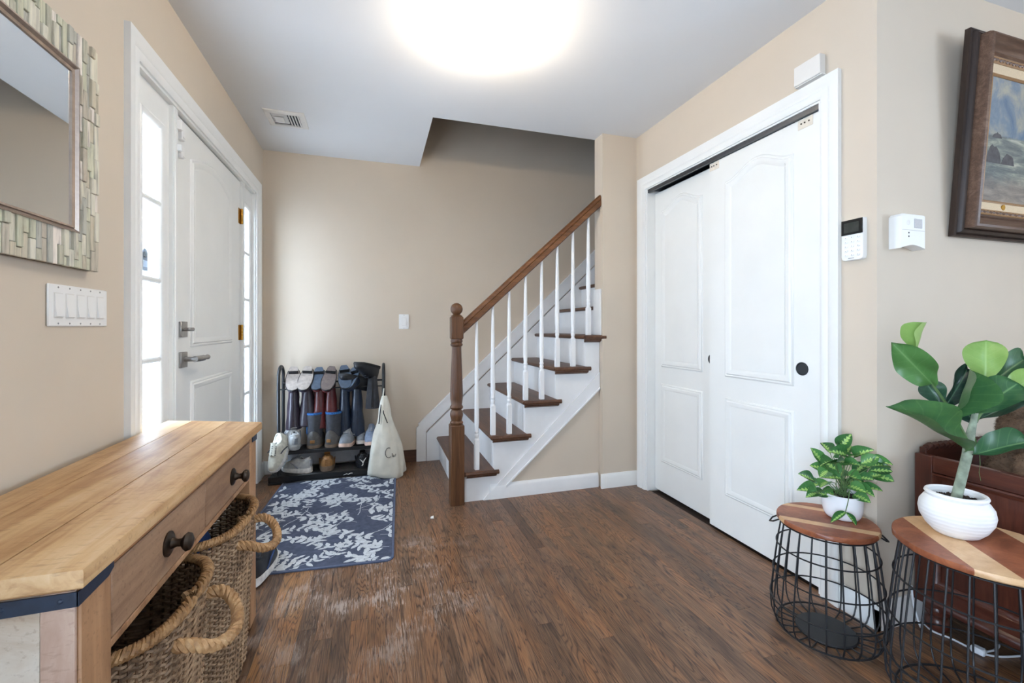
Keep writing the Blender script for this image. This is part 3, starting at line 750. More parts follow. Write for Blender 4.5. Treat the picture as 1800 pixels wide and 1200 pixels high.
pm('frame_moulding', fw, fr([(0, .0), (0, .060), (.004, .069), (.012, .072), (.018, .065), (.034, .040), (.046, .034), (.050, .038), (.056, .030), (.060, .030), (.060, 0)], .030), t, Mp)
pm('carved_band', gold, fr([(0, .0), (0, .032), (.003, .034), (.019, .030), (.022, .028), (.022, 0)], .090), t, Mp)
pm('linen_liner', liner, fr([(0, 0), (0, .026), (.030, .020), (.030, 0)], .112), t, Mp)
pm('gilt_slip', gold, fr([(0, 0), (0, .021), (.004, .023), (.010, .018), (.010, 0)], .142), t, Mp)
# carved zig-zag relief on the band: one small leaf repeated
lf = MB().loft([[(0, -.0325, -.006), (.010, -.037, 0), (.004, -.0325, .007), (-.006, -.0325, .002)], [(.0, -.031, -.005), (.010, -.0315, 0), (.003, -.031, .006), (-.005, -.031, .002)]])
rel = MB()
n = int((PX1-PX0-.2)/.020)
for k in range(n):
    for zc, sg in ((.101, 1), (hh-.101, -1)):
        q = PX0+.10+k*.020
        rel.add([(q+x, y, zc+z*sg*(1 if k % 2 else -1)) for x, y, z in lf.v], lf.f)
for k in range(int((hh-.2)/.020)):
    for xc in (PX0+.101, PX1-.101):
        q = .10+k*.020
        rel.add([(xc+z, y, q+x) for x, y, z in lf.v], lf.f)
rel = pm('carved_relief', fw, rel, t, Mp); rel['kind'] = 'stuff'
# canvas: sky, headland, breaking surf
def canvas():
    q = NT('seascape_canvas'); tc = q.n('ShaderNodeTexCoord'); sep = q.n('ShaderNodeSeparateXYZ'); q.l(tc.outputs['Generated'], sep.inputs[0])
    v = q.coord('Generated', (1.6, 1, 1)); vs = q.coord('Generated', (1.0, 1, 5))
    n1 = q.noise(v, 3.2, 6, .6, .6); n2 = q.noise(v, 22, 4, .7); ns = q.noise(vs, 4, 6, .65, .6)
    sky = q.ramp(n1, [(.32, srgb(78, 104, 132)), (.48, srgb(112, 128, 142)), (.58, srgb(146, 148, 142)), (.72, srgb(172, 164, 142))])
    sea = q.ramp(ns, [(.30, srgb(70, 76, 80)), (.48, srgb(106, 112, 110)), (.58, srgb(132, 138, 126)), (.70, srgb(180, 178, 162))])
    beach = q.ramp(ns, [(.3, srgb(96, 92, 90)), (.6, srgb(146, 134, 122)), (.8, srgb(176, 166, 150))])
    zz = q.math('MULTIPLY_ADD', n2, .03, sep.outputs[2])
    f1 = q.ramp(zz, [(.545, (0,0,0)), (.56, (1,1,1))]); c = q.mix(f1, sea, sky)
    f0 = q.ramp(q.math('MULTIPLY_ADD', n1, .12, zz), [(.20, (1,1,1)), (.30, (0,0,0))]); c = q.mix(f0, c, beach)
    c = q.mix(.25, c, q.ramp(n2, [(.3, (.5,.5,.5)), (.7, (1.0,1.0,1.0))]), 'MULTIPLY')
    q.col(c); q.set(Roughness=.45); q.bump(n2, .25, .001); return q.m
ci = .15
cv = MB().box(PX0+ci, PX1-ci, -.016, -.008, ci, hh-ci); pm('canvas', canvas(), cv, t, Mp)
rockm = paint('painted_rock', srgb(74, 72, 76), .5, .25, .2, 40)
def rock(x, z, w_, h_, seed):
    r = random.Random(seed); pts = [(x-w_/2, z)]
    for k in range(1, 8):
        u = k/8; pts.append((x-w_/2+w_*u, z+h_*(math.sin(math.pi*u)**.6)*r.uniform(.75, 1.05)))
    pts.append((x+w_/2, z)); 
    pm('painted_rock', rockm, MB().prism(pts, 'y', -.0166, -.0160), t, Mp)
rock(PX0+ci+.052, .300, .10, .075, 1); rock(PX0+ci+.145, .300, .085, .052, 4); rock(PX0+ci+.065, .398, .06, .022, 9)
pm('title_plaque', M_brass, MB().tube([(PX0+.275, -.0225, .128), (PX0+.275, -.0260, .128)], .011, 16), t, Mp)
# back of the panel and hanging wire
pm('backing_board', fdark, MB().box(PX0+.02, PX1-.02, -.0075, -.002, .02, hh-.02), t, Mp)

# ------------------------------------------------------------------ console table
CX0, CX1, CY0_, CY1_, CT = -.785, -.423, .827, 1.915, .740
t = thing('console_table', 'rustic mango wood console table with two drawers along the left wall', 'console table', (-.60, 1.37, 0))
def plank_wood(name, stops, axis, rough=.55, stretch=.10, grain=26):
    q = NT(name); sc = {'x': (stretch,1,1), 'y': (1,stretch,1), 'z': (1,1,stretch)}[axis]
    oi = q.n('ShaderNodeObjectInfo'); off = q.n('ShaderNodeVectorMath', operation='MULTIPLY_ADD'); q.l(oi.outputs['Random'], off.inputs[0]); off.inputs[1].default_value = (7.1, 5.3, 9.2)
    geo = q.n('ShaderNodeNewGeometry').outputs['Position']; q.l(geo, off.inputs[2])
    mp = q.n('ShaderNodeMapping'); mp.inputs['Scale'].default_value = sc; q.l(off.outputs[0], mp.inputs[0]); v = mp.outputs[0]
    n1 = q.noise(v, grain, 6, .62, 1.2); n2 = q.noise(v, grain*.3, 3, .5, 1.0); n3 = q.noise(off.outputs[0], 10, 5, .6)
    mpx = q.n('ShaderNodeMapping'); mpx.inputs['Scale'].default_value = {'x': (1,.25,1), 'y': (.25,1,1), 'z': (.25,1,1)}[axis]; q.l(off.outputs[0], mpx.inputs[0])
    saw = q.noise(mpx.outputs[0], 120, 3, .6)
    f = q.math('MULTIPLY_ADD', n2, .45, q.math('MULTIPLY_ADD', n1, .42, q.math('MULTIPLY', n3, .16)))
    c = q.ramp(f, stops)
    c = q.mix(q.ramp(saw, [(.56, (0,0,0)), (.72, (.38,.38,.38))]), c, stops[0][1])
    q.col(c); q.set(Roughness=rough); q.b.inputs['Specular IOR Level'].default_value = .4; q.bump(q.math('ADD', f, q.math('MULTIPLY', saw, .3)), .22, .0015); return q.m
W_top = plank_wood('mango_wood_top', [(.30, srgb(126, 90, 58)), (.43, srgb(174, 132, 88)), (.55, srgb(202, 164, 118)), (.70, srgb(218, 188, 148))], 'y', .52)
W_edge = plank_wood('mango_wood_edge', [(.30, srgb(112, 72, 44)), (.45, srgb(156, 106, 66)), (.6, srgb(186, 138, 92)), (.75, srgb(204, 160, 112))], 'y', .5)
W_front = plank_wood('mango_wood_drawer', [(.30, srgb(90, 64, 48)), (.45, srgb(134, 102, 78)), (.58, srgb(164, 130, 102)), (.74, srgb(188, 156, 126))], 'y', .55)
W_leg = plank_wood('mango_wood_leg', [(.30, srgb(104, 72, 48)), (.45, srgb(146, 106, 74)), (.58, srgb(176, 134, 98)), (.74, srgb(196, 156, 118))], 'z', .55)
W_grey = plank_wood('weathered_grey_board', [(.28, srgb(122, 96, 76)), (.42, srgb(168, 146, 124)), (.55, srgb(196, 184, 168)), (.72, srgb(214, 208, 198))], 'x', .75, .3, 14)
W_pink = plank_wood('weathered_pinkish_board', [(.28, srgb(120, 88, 74)), (.45, srgb(168, 136, 118)), (.6, srgb(192, 166, 148)), (.75, srgb(206, 186, 170))], 'z', .75, .3, 14)
tp = MB().box(CX0+.03, CX1-.03, CY0_+.02, CY1_-.02, CT-.040, CT-.031).build('tabletop', W_edge, t)
# three thick boards; the wall-side ones run a little further toward the door
bx = [CX0, -.687, -.553, CX1]
ends = [(2.052, 2.018), (2.017, 1.968), (1.967, CY1_)]
for k in range(3):
    a, b = bx[k]+(.0008 if k else 0), bx[k+1]-(.0008 if k < 2 else 0)
    za, zb = CT-.031, CT-[.0004, .0, .0002][k]
    e0, e1 = ends[k]; bv = .005
    top = [(a, CY0_), (b, CY0_), (b, e1), (a, e0)]
    def ins(d): return [(a+(d if k == 0 else d*.15), CY0_+d), (b-(d if k == 2 else d*.15), CY0_+d), (b-(d if k == 2 else d*.15), e1-d), (a+(d if k == 0 else d*.15), e0-d)]
    MB().loft([[(x, y, z) for x, y in ins(d)] for d, z in ((bv*.6, za), (0, za+bv*.6), (0, zb-bv), (bv*.35, zb-bv*.3), (bv, zb))]).build('board', W_top, tp)
LX = (CX0+.012, CX1-.017)
fy0, fy1 = CY0_+.026, CY1_-.015
for (xa, xb) in ((LX[1]-.062, LX[1]), (LX[0], LX[0]+.062)):
    for (ya, yb) in ((fy0, fy0+.085), (fy1-.080, fy1)):
        MB().box(xa, xb, ya, yb, 0, CT-.041, .003).build('leg', W_leg, t)
for y in (fy0+.012, fy1-.030):
    e = MB().box(LX[0]+.062, LX[1]-.062, y, y+.018, .50, CT-.041).build('end_apron', W_edge, t)
# weathered cladding boards on the near end
MB().box(LX[1]-.046, LX[1]-.004, fy0-.007, fy0-.0005, .0, CT-.0405, .001).build('end_board', W_pink, t)
zz = [.02, .20, .37, .535, CT-.0405]
for k in range(4):
    MB().box(LX[0]+.002, LX[1]-.0465, fy0-.006, fy0+.0115, zz[k], zz[k+1]-.001, .001).build('end_board', W_grey, t)
MB().box(LX[0]+.005, LX[0]+.02, fy0+.085, fy1-.080, .53, CT-.041).build('back_apron', W_edge, t)
MB().box(LX[1]-.050, LX[1]-.002, fy0+.085, fy1-.080, .545, .560, .002).build('front_rail', W_leg, t)
MB().box(LX[1]-.05, LX[1]-.004, fy0+.085, fy1-.080, CT-.052, CT-.041).build('top_rail', W_edge, t)
dy = [(fy0+.088, 1.3800), (1.3835, fy1-.083)]
for k, (a, b) in enumerate(dy):
    dr = MB().box(LX[1]-.022, LX[1]-.001, a, b, .5625, CT-.0535, .0025).box(LX[0]+.03, LX[1]-.022, a+.012, b-.012, .567, .66).build('drawer', W_front, t)
    cy = (a+b)/2+(-.003 if k == 0 else .016); cz = .625
    kb = [(.001, 0), (.027, 0), (.027, .003), (.022, .006), (.012, .008), (.008, .018), (.009, .026), (.016, .031), (.020, .036), (.018, .043), (.010, .047), (.001, .048)]
    rings = [[(LX[1]-.001+h, cy+r*math.cos(q), cz+r*math.sin(q)) for q in [2*math.pi*j/24 for j in range(24)]] for r, h in kb]
    MB().loft(rings).build('knob', M_bronze, dr)
# blackened-blue metal strap round the near corner and at the far end
M_strap = paint('blue_black_iron', srgb(30, 44, 64), .4, .12, .06, 60)
zs0, zs1 = CT-.064, CT-.0415
MB().prism([(LX[1]-.30, zs0-.012), (LX[1]-.155, zs0-.014), (LX[1]-.13, zs0-.002), (LX[1]+.002, zs0), (LX[1]+.002, zs1), (LX[1]-.30, zs1)], 'y', fy0-.0100, fy0-.0072).build('corner_strap', M_strap, t)
MB().prism([(fy0-.010, zs0), (fy0+.070, zs0+.004), (fy0+.086, zs0+.012), (fy0+.086, zs1), (fy0-.010, zs1)], 'x', LX[1]+.0004, LX[1]+.0028).build('corner_strap', M_strap, t)
MB().prism([(fy1-.06, zs0+.004), (fy1+.003, zs0), (fy1+.003, zs1), (fy1-.06, zs1)], 'x', LX[1]+.0004, LX[1]+.0028).build('corner_strap', M_strap, t)
for x in (LX[1]-.02, LX[1]-.09, LX[1]-.2): MB().sphere((x, fy0-.010, (zs0+zs1)/2), .004, 8, 6, 1, .5, 1).build('nail', M_strap, t)

# ------------------------------------------------------------------ wicker baskets
def wick(name, a, b, c):
    q = NT(name); v = q.coord('World'); n = q.noise(v, 55, 4, .6); n2 = q.noise(v, 9, 2)
    f = q.math('MULTIPLY_ADD', n2, .4, q.math('MULTIPLY', n, .6)); q.col(q.ramp(f, [(.35, a), (.5, b), (.65, c)])); q.set(Roughness=.6); q.bump(q.noise(v, 300, 3), .3, .0008); return q.m
M_wick = wick('willow_weave', srgb(96, 74, 54), srgb(148, 120, 92), srgb(186, 158, 126))
M_wickd = wick('willow_stake', srgb(66, 46, 30), srgb(104, 76, 52), srgb(136, 104, 74))
M_wrim = wick('willow_rim', srgb(106, 74, 44), srgb(154, 116, 74), srgb(184, 146, 102))
M_rope = wick('manila_rope', srgb(140, 100, 62), srgb(178, 138, 94), srgb(204, 168, 124))
BA, BB, BH = .185, .198, .500      # half size across and along the wall, height
def bpt(th, z, k=0):
    f = .86+.14*min(1, z/BH); e = .62
    c, s = math.cos(th), math.sin(th)
    return Vector((math.copysign(abs(c)**e, c)*(BA*f+k), math.copysign(abs(s)**e, s)*(BB*f+k), z))
wv = MB(); NSK = 70; rows = 60
for r in range(rows):
    z = .012+r*(BH-.02)/rows; pts = []
    m = NSK*2
    for k in range(m):
        th = 2*math.pi*k/m
        ph = math.cos(math.pi*k/2 + math.pi*(r % 2))
        pts.append(bpt(th, z+.0026*math.sin(math.pi*k/2), .0030*ph))
    # rounded waviness between stakes
    fine = []
    for k in range(m):
        p, q_ = pts[k], pts[(k+1) % m]; fine += [p, p.lerp(q_, .5)]
    wv.tube(fine, .0038, 5, closed=True)
wv_me = wv.mesh('weave'); wv_me.materials.append(M_wick)
sk = MB()
for k in range(NSK):
    th = 2*math.pi*k/NSK; sk.tube([bpt(th, z) for z in (.004, .12, .25, .38, BH-.004)], .0034, 5)
bottom = [bpt(2*math.pi*k/48, .006, -.004) for k in range(48)]
sk.loft([[(p.x, p.y, .004) for p in bottom], [(p.x, p.y, .012) for p in bottom]])
sk_me = sk.mesh('stakes'); sk_me.materials.append(M_wickd)
rim = MB()
for ph in range(4):
    pts = []
    for k in range(240):
        th = 2*math.pi*k/240; a = th*30+ph*math.pi/2
        p = bpt(th, BH, 0); n = Vector((p.x/BA, p.y/BB, 0)).normalized()
        pts.append(p+n*(.0095*math.cos(a))+Vector((0, 0, .007*math.sin(a)+.004)))
    rim.tube(pts, .0054, 6, closed=True)
rim_me = rim.mesh('rim'); rim_me.materials.append(M_wrim)
def rope(path, rad, twist, n=6):
    P = [Vector(p) for p in path]
    # Catmull-Rom
    pts = []
    for i in range(len(P)-1):
        p0, p1, p2, p3 = P[max(i-1,0)], P[i], P[i+1], P[min(i+2,len(P)-1)]
        for k in range(8):
            u = k/8; pts.append(.5*((2*p1)+(p2-p0)*u+(2*p0-5*p1+4*p2-p3)*u*u+(3*p1-p0-3*p2+p3)*u**3))
    pts.append(P[-1])
    mb = MB(); L = 0; acc = [0]
    for a, b in zip(pts, pts[1:]): L += (b-a).length; acc.append(L)
    for ph in range(3):
        o = []; up = None
        for i, p in enumerate(pts):
            tg = (pts[min(i+1, len(pts)-1)]-pts[max(i-1, 0)]).normalized()
            if up is None: up = Vector((0,0,1)) if abs(tg.z) < .9 else Vector((1,0,0))
            a = (up-tg*up.dot(tg)).normalized(); b = tg.cross(a); up = a
            an = acc[i]*twist+ph*2*math.pi/3
            o.append(p+(a*math.cos(an)+b*math.sin(an))*rad*.52)
        mb.tube(o, rad*.58, n)
    return mb
def handle(sgn):
    pts = [(BA-.05, -.085, .455), (BA-.01, -.088, .452), (BA+.026, -.086, .445), (BA+.060, -.066, .424), (BA+.080, -.016, .414), (BA+.076, .036, .424), (BA+.054, .074, .444), (BA+.024, .088, .460), (BA-.01, .088, .456), (BA-.05, .085, .460)]
    mb = rope([(x*sgn if True else x, y, z) for x, y, z in pts], .0135, 160)
    return mb
hm = handle(1).mesh('rope_handle'); hm.materials.append(M_rope)
hm2 = handle(-1).xf(Matrix.Diagonal((1,1,1,1))).mesh('rope_handle'); hm2.materials.append(M_rope)
def basket(loc, label):
    t = thing('wicker_basket', label, 'basket', loc, 'wicker baskets under the console table')
    for nm, me in (('weave', wv_me), ('stakes', sk_me), ('rim', rim_me), ('rope_handle', hm)):
        o = bpy.data.objects.new(nm, me); COL.objects.link(o); o.parent = t
        if nm in ('weave', 'stakes'): o['kind'] = 'stuff'
    return t
basket((-.575, 1.155, 0), 'near wicker basket under the console table, empty, rope handle in front')
basket((-.575, 1.590, 0), 'far wicker basket under the console table holding blue cloth')
# blue cloth heaped in the far basket
def cloth_heap(c, rx, ry, h, seed, mat, name, label):
    r = random.Random(seed); m, n = 26, 26; mb = MB(); vs = []
    ph = [(r.uniform(5, 15), r.uniform(5, 15), r.uniform(0, 6)) for _ in range(5)]
    for i in range(m+1):
        for j in range(n):
            u = i/m; a = 2*math.pi*j/n
            w_ = sum(math.sin(p[0]*u*math.cos(a)+p[1]*u*math.sin(a)+p[2]) for p in ph)/5
            rr = math.sin(u*math.pi*.5)
            vs.append((c[0]+rx*rr*math.cos(a)*(1+.08*w_), c[1]+ry*rr*math.sin(a)*(1+.08*w_), c[2]+h*math.cos(u*math.pi*.5)**.7+.035*w_))
    fs = [(i*n+j, i*n+(j+1) % n, (i+1)*n+(j+1) % n, (i+1)*n+j) for i in range(m) for j in range(n)]
    mb.add(vs, fs); mb.f.append(tuple(len(mb.v)-n+j for j in range(n)))
    return tag(mb.build(name, mat, smooth=80), label, 'cloth')
M_blue = paint('blue_cotton_cloth', srgb(48, 78, 132), .85, .2, .2, 20)
cloth_heap((-.600, 1.560, .30), .125, .135, .215, 3, M_blue, 'folded_cloth', 'crumpled blue garment in the far wicker basket')
# ------------------------------------------------------------------ door mat with woven leaf sprays
R3 = random.Random(21)
M_rug = paint('slate_blue_rug', srgb(80, 86, 103), .95, .12, .5, 40, .1)
M_rugleaf = paint('cream_rug_yarn', srgb(196, 200, 204), .95, .10, .4, 60, .1)
A, Bq, Cq, Dq = Vector((-.690, 2.215)), Vector((.078, 2.152)), Vector((.142, 3.415)), Vector((-.628, 3.478))
t = thing('floor_mat', 'slate blue floor mat with pale leaf sprays at the shoe rack', 'mat', ((A.x+Cq.x)/2, (A.y+Cq.y)/2, 0))
def rugp(u, v): return (A.lerp(Bq, u)).lerp(Dq.lerp(Cq, u), v)
def rr_path(d, n=5, r=.04):
    W, L = (Bq-A).length, (Dq-A).length; pts = []
    for cx, cy, a0 in ((r, r, math.pi), (W-r, r, 1.5*math.pi), (W-r, L-r, 0), (r, L-r, .5*math.pi)):
        for k in range(n+1):
            a = a0+.5*math.pi*k/n; pts.append(((cx+(r-d)*math.cos(a))/W, (cy+(r-d)*math.sin(a))/L))
    return pts
MB().loft([[(*rugp(u, v), z) for u, v in rr_path(d)] for d, z in ((.001, .0006), (0, .003), (.002, .006), (.004, .007))]).build('pile', M_rug, t)
MB().loop_loft([[(*rugp(u, v), .0004+z) for u, v in rr_path(d)] for d, z in ((-.002, .0004), (-.002, .0062), (.004, .0082), (.008, .0076), (.008, .0004))]).build('binding', paint('rug_binding', srgb(84, 94, 118), .9, .08, .3, 60), t)
lv = MB()
W, L = (Bq-A).length, (Dq-A).length
def flat(poly, z=.0078):
    pp = [(max(.012, min(W-.012, x)), max(.012, min(L-.012, y))) for x, y in poly]
    b = len(lv.v); lv.v += [(*rugp(x/W, y/L), z) for x, y in pp]; lv.f.append(tuple(range(b, b+len(pp))))
def leaf2(x, y, a, l, w_):
    pts = []
    for k in range(7): u = k/6; pts.append((u*l, w_*.5*math.sin(math.pi*u**.8)))
    for k in range(5, 0, -1): u = k/6; pts.append((u*l, -w_*.5*math.sin(math.pi*u**.8)))
    c, s = math.cos(a), math.sin(a); flat([(x+p*c-q*s, y+p*s+q*c) for p, q in pts], R3.uniform(.0074, .0082))
def stem(pts, w_):
    for (x0, y0), (x1, y1) in zip(pts, pts[1:]):
        d = Vector((x1-x0, y1-y0)); n = Vector((-d.y, d.x)).normalized()*w_
        flat([(x0+n.x, y0+n.y), (x1+n.x, y1+n.y), (x1-n.x, y1-n.y), (x0-n.x, y0-n.y)], .0073)
def spray(x, y, a, sc):
    pts = [(x, y)]
    for k in range(4):
        a += R3.uniform(-.35, .35); x += .040*sc*math.cos(a); y += .040*sc*math.sin(a); pts.append((x, y))
        for sg in (-1, 1):
            b = a+sg*R3.uniform(.5, 1.1); l = R3.uniform(.034, .056)*sc; leaf2(x, y, b, l, l*R3.uniform(.42, .6))
            if R3.random() < .6:
                xx, yy = x+.022*math.cos(b), y+.022*math.sin(b)
                leaf2(xx, yy, b+R3.uniform(-.8, .8), l*.9, l*.42)
    leaf2(x, y, a, .045*sc, .02*sc); stem(pts, .0013)
for i in range(6):
    for j in range(13):
        if R3.random() < .04: continue
        x = (i+.5+R3.uniform(-.35, .35))*W/6; y = (j+.5+R3.uniform(-.35, .35))*L/13
        spray(x, y, R3.choice([.15, 2.9, 3.3, -.2, .5])+R3.uniform(-.5, .5), R3.uniform(.85, 1.1))
for k in range(9):
    x, y = R3.uniform(.1, W-.1), R3.uniform(.05, L-.25); a = R3.uniform(.7, 2.3); pts = [(x, y)]
    for q in range(6): a += R3.uniform(-.4, .4); x += .045*math.cos(a); y += .045*math.sin(a); pts.append((x, y))
    stem(pts, .0018)
lo = lv.build('leaf_pattern', M_rugleaf, t, smooth=0); lo['kind'] = 'stuff'

# ------------------------------------------------------------------ shoe builder (sole on z=0, toe along +y)
def fw_(u):   # half width along the foot, heel 0 .. toe 1
    return (.030+.012*math.sin(math.pi*min(1, u*1.15)**1.2)+.008*u)*math.sqrt(max(0, 1-max(0, (u-.80)/.2)**2))*math.sqrt(max(.0, 1-max(0, (.12-u)/.12)**2)) + .004
def ring_foot(u, L, wk, h, z0, n=14, p=.75):
    w_ = fw_(u)*wk; out = []
    for k in range(n+1):
        a = math.pi*k/n; c, s = math.cos(a), math.sin(a)
        out.append((w_*math.copysign(abs(c)**.8, c), u*L, z0+h*abs(s)**p))
    return out
def sole_mb(L, wk, th0, th1, flare=1.06):
    us = [0, .02, .06, .12, .25, .4, .55, .7, .82, .9, .96, 1.0]
    rings = []
    for u in us:
        w_ = fw_(u)*wk*flare; th = th0+(th1-th0)*u; y = (u*1.03-.015)*L; up = .012*max(0, (u-.75)/.25)**2
        rings.append([(-w_*.94, y, up), (w_*.94, y, up), (w_, y, up+th*.4), (w_*.98, y, up+th), (-w_*.98, y, up+th), (-w_, y, up+th*.4)])
    return MB().loft(rings)
def sneaker(name, label, M, up, sole, acc, L=.27, wk=1.0, heel=.095, group=None, lace=True, th=(.036, .026), lining=None, cat='shoe'):
    o = M.translation
    t = thing(name, label, cat, (o.x, o.y, o.z), group)
    def put(nm, mat, mb, parent=None): mb.xf(M); return mb.build(nm, mat, parent or t)
    put('sole', sole, sole_mb(L, wk, *th))
    us = [.0, .02, .06, .12, .2, .3, .4, .5, .6, .7, .8, .88, .94, .98, 1.0]
    def hh(u):
        if u < .08: return heel*(.86+.14*u/.08)
        if u < .42: return heel*(1-.18*math.sin(math.pi*(u-.08)/.34))
        if u < .86: return heel*(1-.55*((u-.42)/.44))
        return heel*.45*math.sqrt(max(0.02, 1-((u-.86)/.15)**2))
    zb = th[1]*.8
    put('upper', up, MB().loft([ring_foot(u, L, wk, hh(u), zb, 14, .6 if u < .4 else .8) for u in us], True, True, closed=True))
    inside_shade = lining or M_black_rubber
    # collar opening, a dark patch painting its shaded inside, and tongue
    c = MB(); rg = []
    for k in range(20):
        a = 2*math.pi*k/20; y = L*(.22+.155*math.sin(a)); x = fw_(.2)*wk*.62*math.cos(a); rg.append(Vector((x, y, zb+hh(y/L)*.985-.004*abs(math.cos(a)))))
    c.tube(rg, .0065, 6, closed=True); put('collar', up, c)
    ctr = sum(rg, Vector())/20
    c = MB().loft([[p+Vector((0,0,.002)) for p in rg], [ctr+(p-ctr)*.5-Vector((0,0,.004)) for p in rg]], False, True); put('lining', inside_shade, c)
    tg = MB().loft([[(s*.020*wk, L*y, zb+z+q) for s, q in ((-1, 0), (-.5, .006), (.5, .006), (1, 0))] for y, z in ((.66, heel*.74), (.52, heel*.93), (.40, heel*1.07), (.36, heel*1.18))], True, True)
    put('tongue', up, tg)
    if lace:
        lc = MB()
        for k in range(5):
            y = .43+k*.05; z = zb+hh(y)*1.0+.006
            lc.tube([(-.024*wk, L*y, z-.006), (0, L*(y+.012), z+.003), (.024*wk, L*y, z-.006)], .003, 5)
        put('laces', acc, lc)
    st_ = MB()
    for s in (-1, 1):
        pts = []
        for k in range(6):
            u = .30+.26*k/5; w_ = fw_(u)*wk
            zc_ = zb+hh(u)*.18+hh(u)*.55*(k/5)
            pts.append((s*(w_*.99+.0005), u*L, zc_))
        st_.tube(pts, .0045, 5)
    put('side_stripe', acc, st_)
    hb = MB().box(-.012*wk, .012*wk, -.004, .004, zb+heel*.28, zb+heel*.82, .003); put('heel_tab', acc, hb)
    return t
def place(x, y, z, rz=0, rx=0, ry=0):
    return Matrix.Translation((x, y, z)) @ Matrix.Rotation(rz, 4, 'Z') @ Matrix.Rotation(rx, 4, 'X') @ Matrix.Rotation(ry, 4, 'Y')
PI = math.pi
def leather(name, c, rough=.42): return paint(name, c, rough, .12, .25, 40)
M_lgrey = leather('light_grey_mesh', srgb(170, 170, 168), .8)
M_cream = leather('cream_mesh', srgb(206, 202, 186), .8)
M_mgrey = leather('mid_grey_mesh', srgb(132, 136, 142), .8)
M_bgrey = leather('blue_grey_mesh', srgb(132, 146, 168), .8)
M_soleW = leather('white_foam_sole', srgb(222, 218, 212), .7)
M_soleP = leather('peach_foam_sole', srgb(222, 190, 172), .7)
M_tan = leather('tan_leather', srgb(150, 108, 62), .5)
M_char = leather('charcoal_suede', srgb(66, 68, 74), .9)
M_sgrey = leather('grey_suede', srgb(96, 94, 92), .9)
M_taupe = leather('taupe_suede_sole', srgb(122, 104, 88), .8)
M_navy = leather('navy_leather', srgb(34, 46, 66), .32)
M_plum = leather('plum_black_leather', srgb(58, 50, 60), .3)
M_burg = leather('burgundy_leather', srgb(98, 40, 40), .32)
M_blk = leather('black_leather', srgb(30, 31, 35), .38)
M_sole1 = leather('pale_leather_sole', srgb(176, 166, 158), .6)
M_sole2 = leather('dusty_brown_sole', srgb(116, 104, 100), .7)
M_sole3 = leather('blue_grey_rubber_sole', srgb(74, 88, 106), .6)
M_lin_blue = paint('blue_fleece', srgb(52, 110, 176), .95, .25, .6, 120)

# ------------------------------------------------------------------ slatted tray and shoe rack
TX0, TX1, TY0, TY1, TZ = -.722, .045, 3.442, 3.668, .052
t = thing('slatted_tray', 'low black slatted tray on the floor under the shoe rack', 'tray', ((TX0+TX1)/2, (TY0+TY1)/2, 0))
MB().box(TX0, TX1, TY0, TY0+.014, .0, TZ, .003).box(TX0, TX1, TY0-.012, TY0, .0, .012, .002).box(TX0, TX1, TY1-.012, TY1, 0, TZ, .003).box(TX0, TX0+.014, TY0, TY1, 0, TZ-.012, .003).box(TX1-.014, TX1, TY0, TY1, 0, TZ-.012, .003).build('frame', M_blackpl, t)
for k in range(7):
    y = TY0+.022+k*.0285
    MB().box(TX0+.004, TX1-.004, y, y+.019, TZ-.012, TZ, .003).build('slat', M_blackpl, t)
RKX0, RKX1, RKY0, RKY1 = -.662, .056, 3.480, 3.640
t = thing('shoe_rack', 'black tubular shoe rack with boot rods and a shelf against the back wall', 'shoe rack', ((RKX0+RKX1)/2, 3.56, TZ))
for x in (RKX0, RKX1):
    b0 = TZ if x < 0 else 0
    b0 = TZ
    pts = [(x, RKY0, b0), (x, RKY0, .30), (x, RKY0-.012, .55), (x, RKY0-.010, .70)]
    for k in range(1, 10):
        a = PI*k/10; pts.append((x, (RKY0+RKY1)/2-.010*math.cos(a)-.080*math.cos(a), .735+.085*math.sin(a)))
    pts += [(x, RKY1, .70), (x, RKY1, .55), (x, RKY1, .30), (x, RKY1, b0)]
    MB().tube(pts, .0115, 10).build('side_frame', M_black, t)
MB().tube([(RKX0, RKY1-.010, .690), (RKX1, RKY1-.010, .690)], .007, 8).build('boot_bar', M_black, t)
MB().tube([(RKX0, RKY0+.055, .655), (RKX1, RKY0+.055, .655)], .005, 8).build('boot_bar', M_black, t)
SHZ = .222
sh = MB()
for k in range(9): sh.tube([(RKX0, RKY0+k*.020, SHZ-.006), (RKX1, RKY0+k*.020, SHZ-.006)], .0045, 6)
sh.box(RKX0, RKX1, RKY0-.006, RKY0+.006, SHZ-.028, SHZ-.004, .002)
sh.build('shelf', M_black, t)
MB().box(RKX0+.03, RKX1-.02, RKY1-.004, RKY1+.004, .07, .20, .001).build('back_panel', paint('pale_fabric_panel', srgb(170, 172, 178), .85, .05, .1, 30), t)

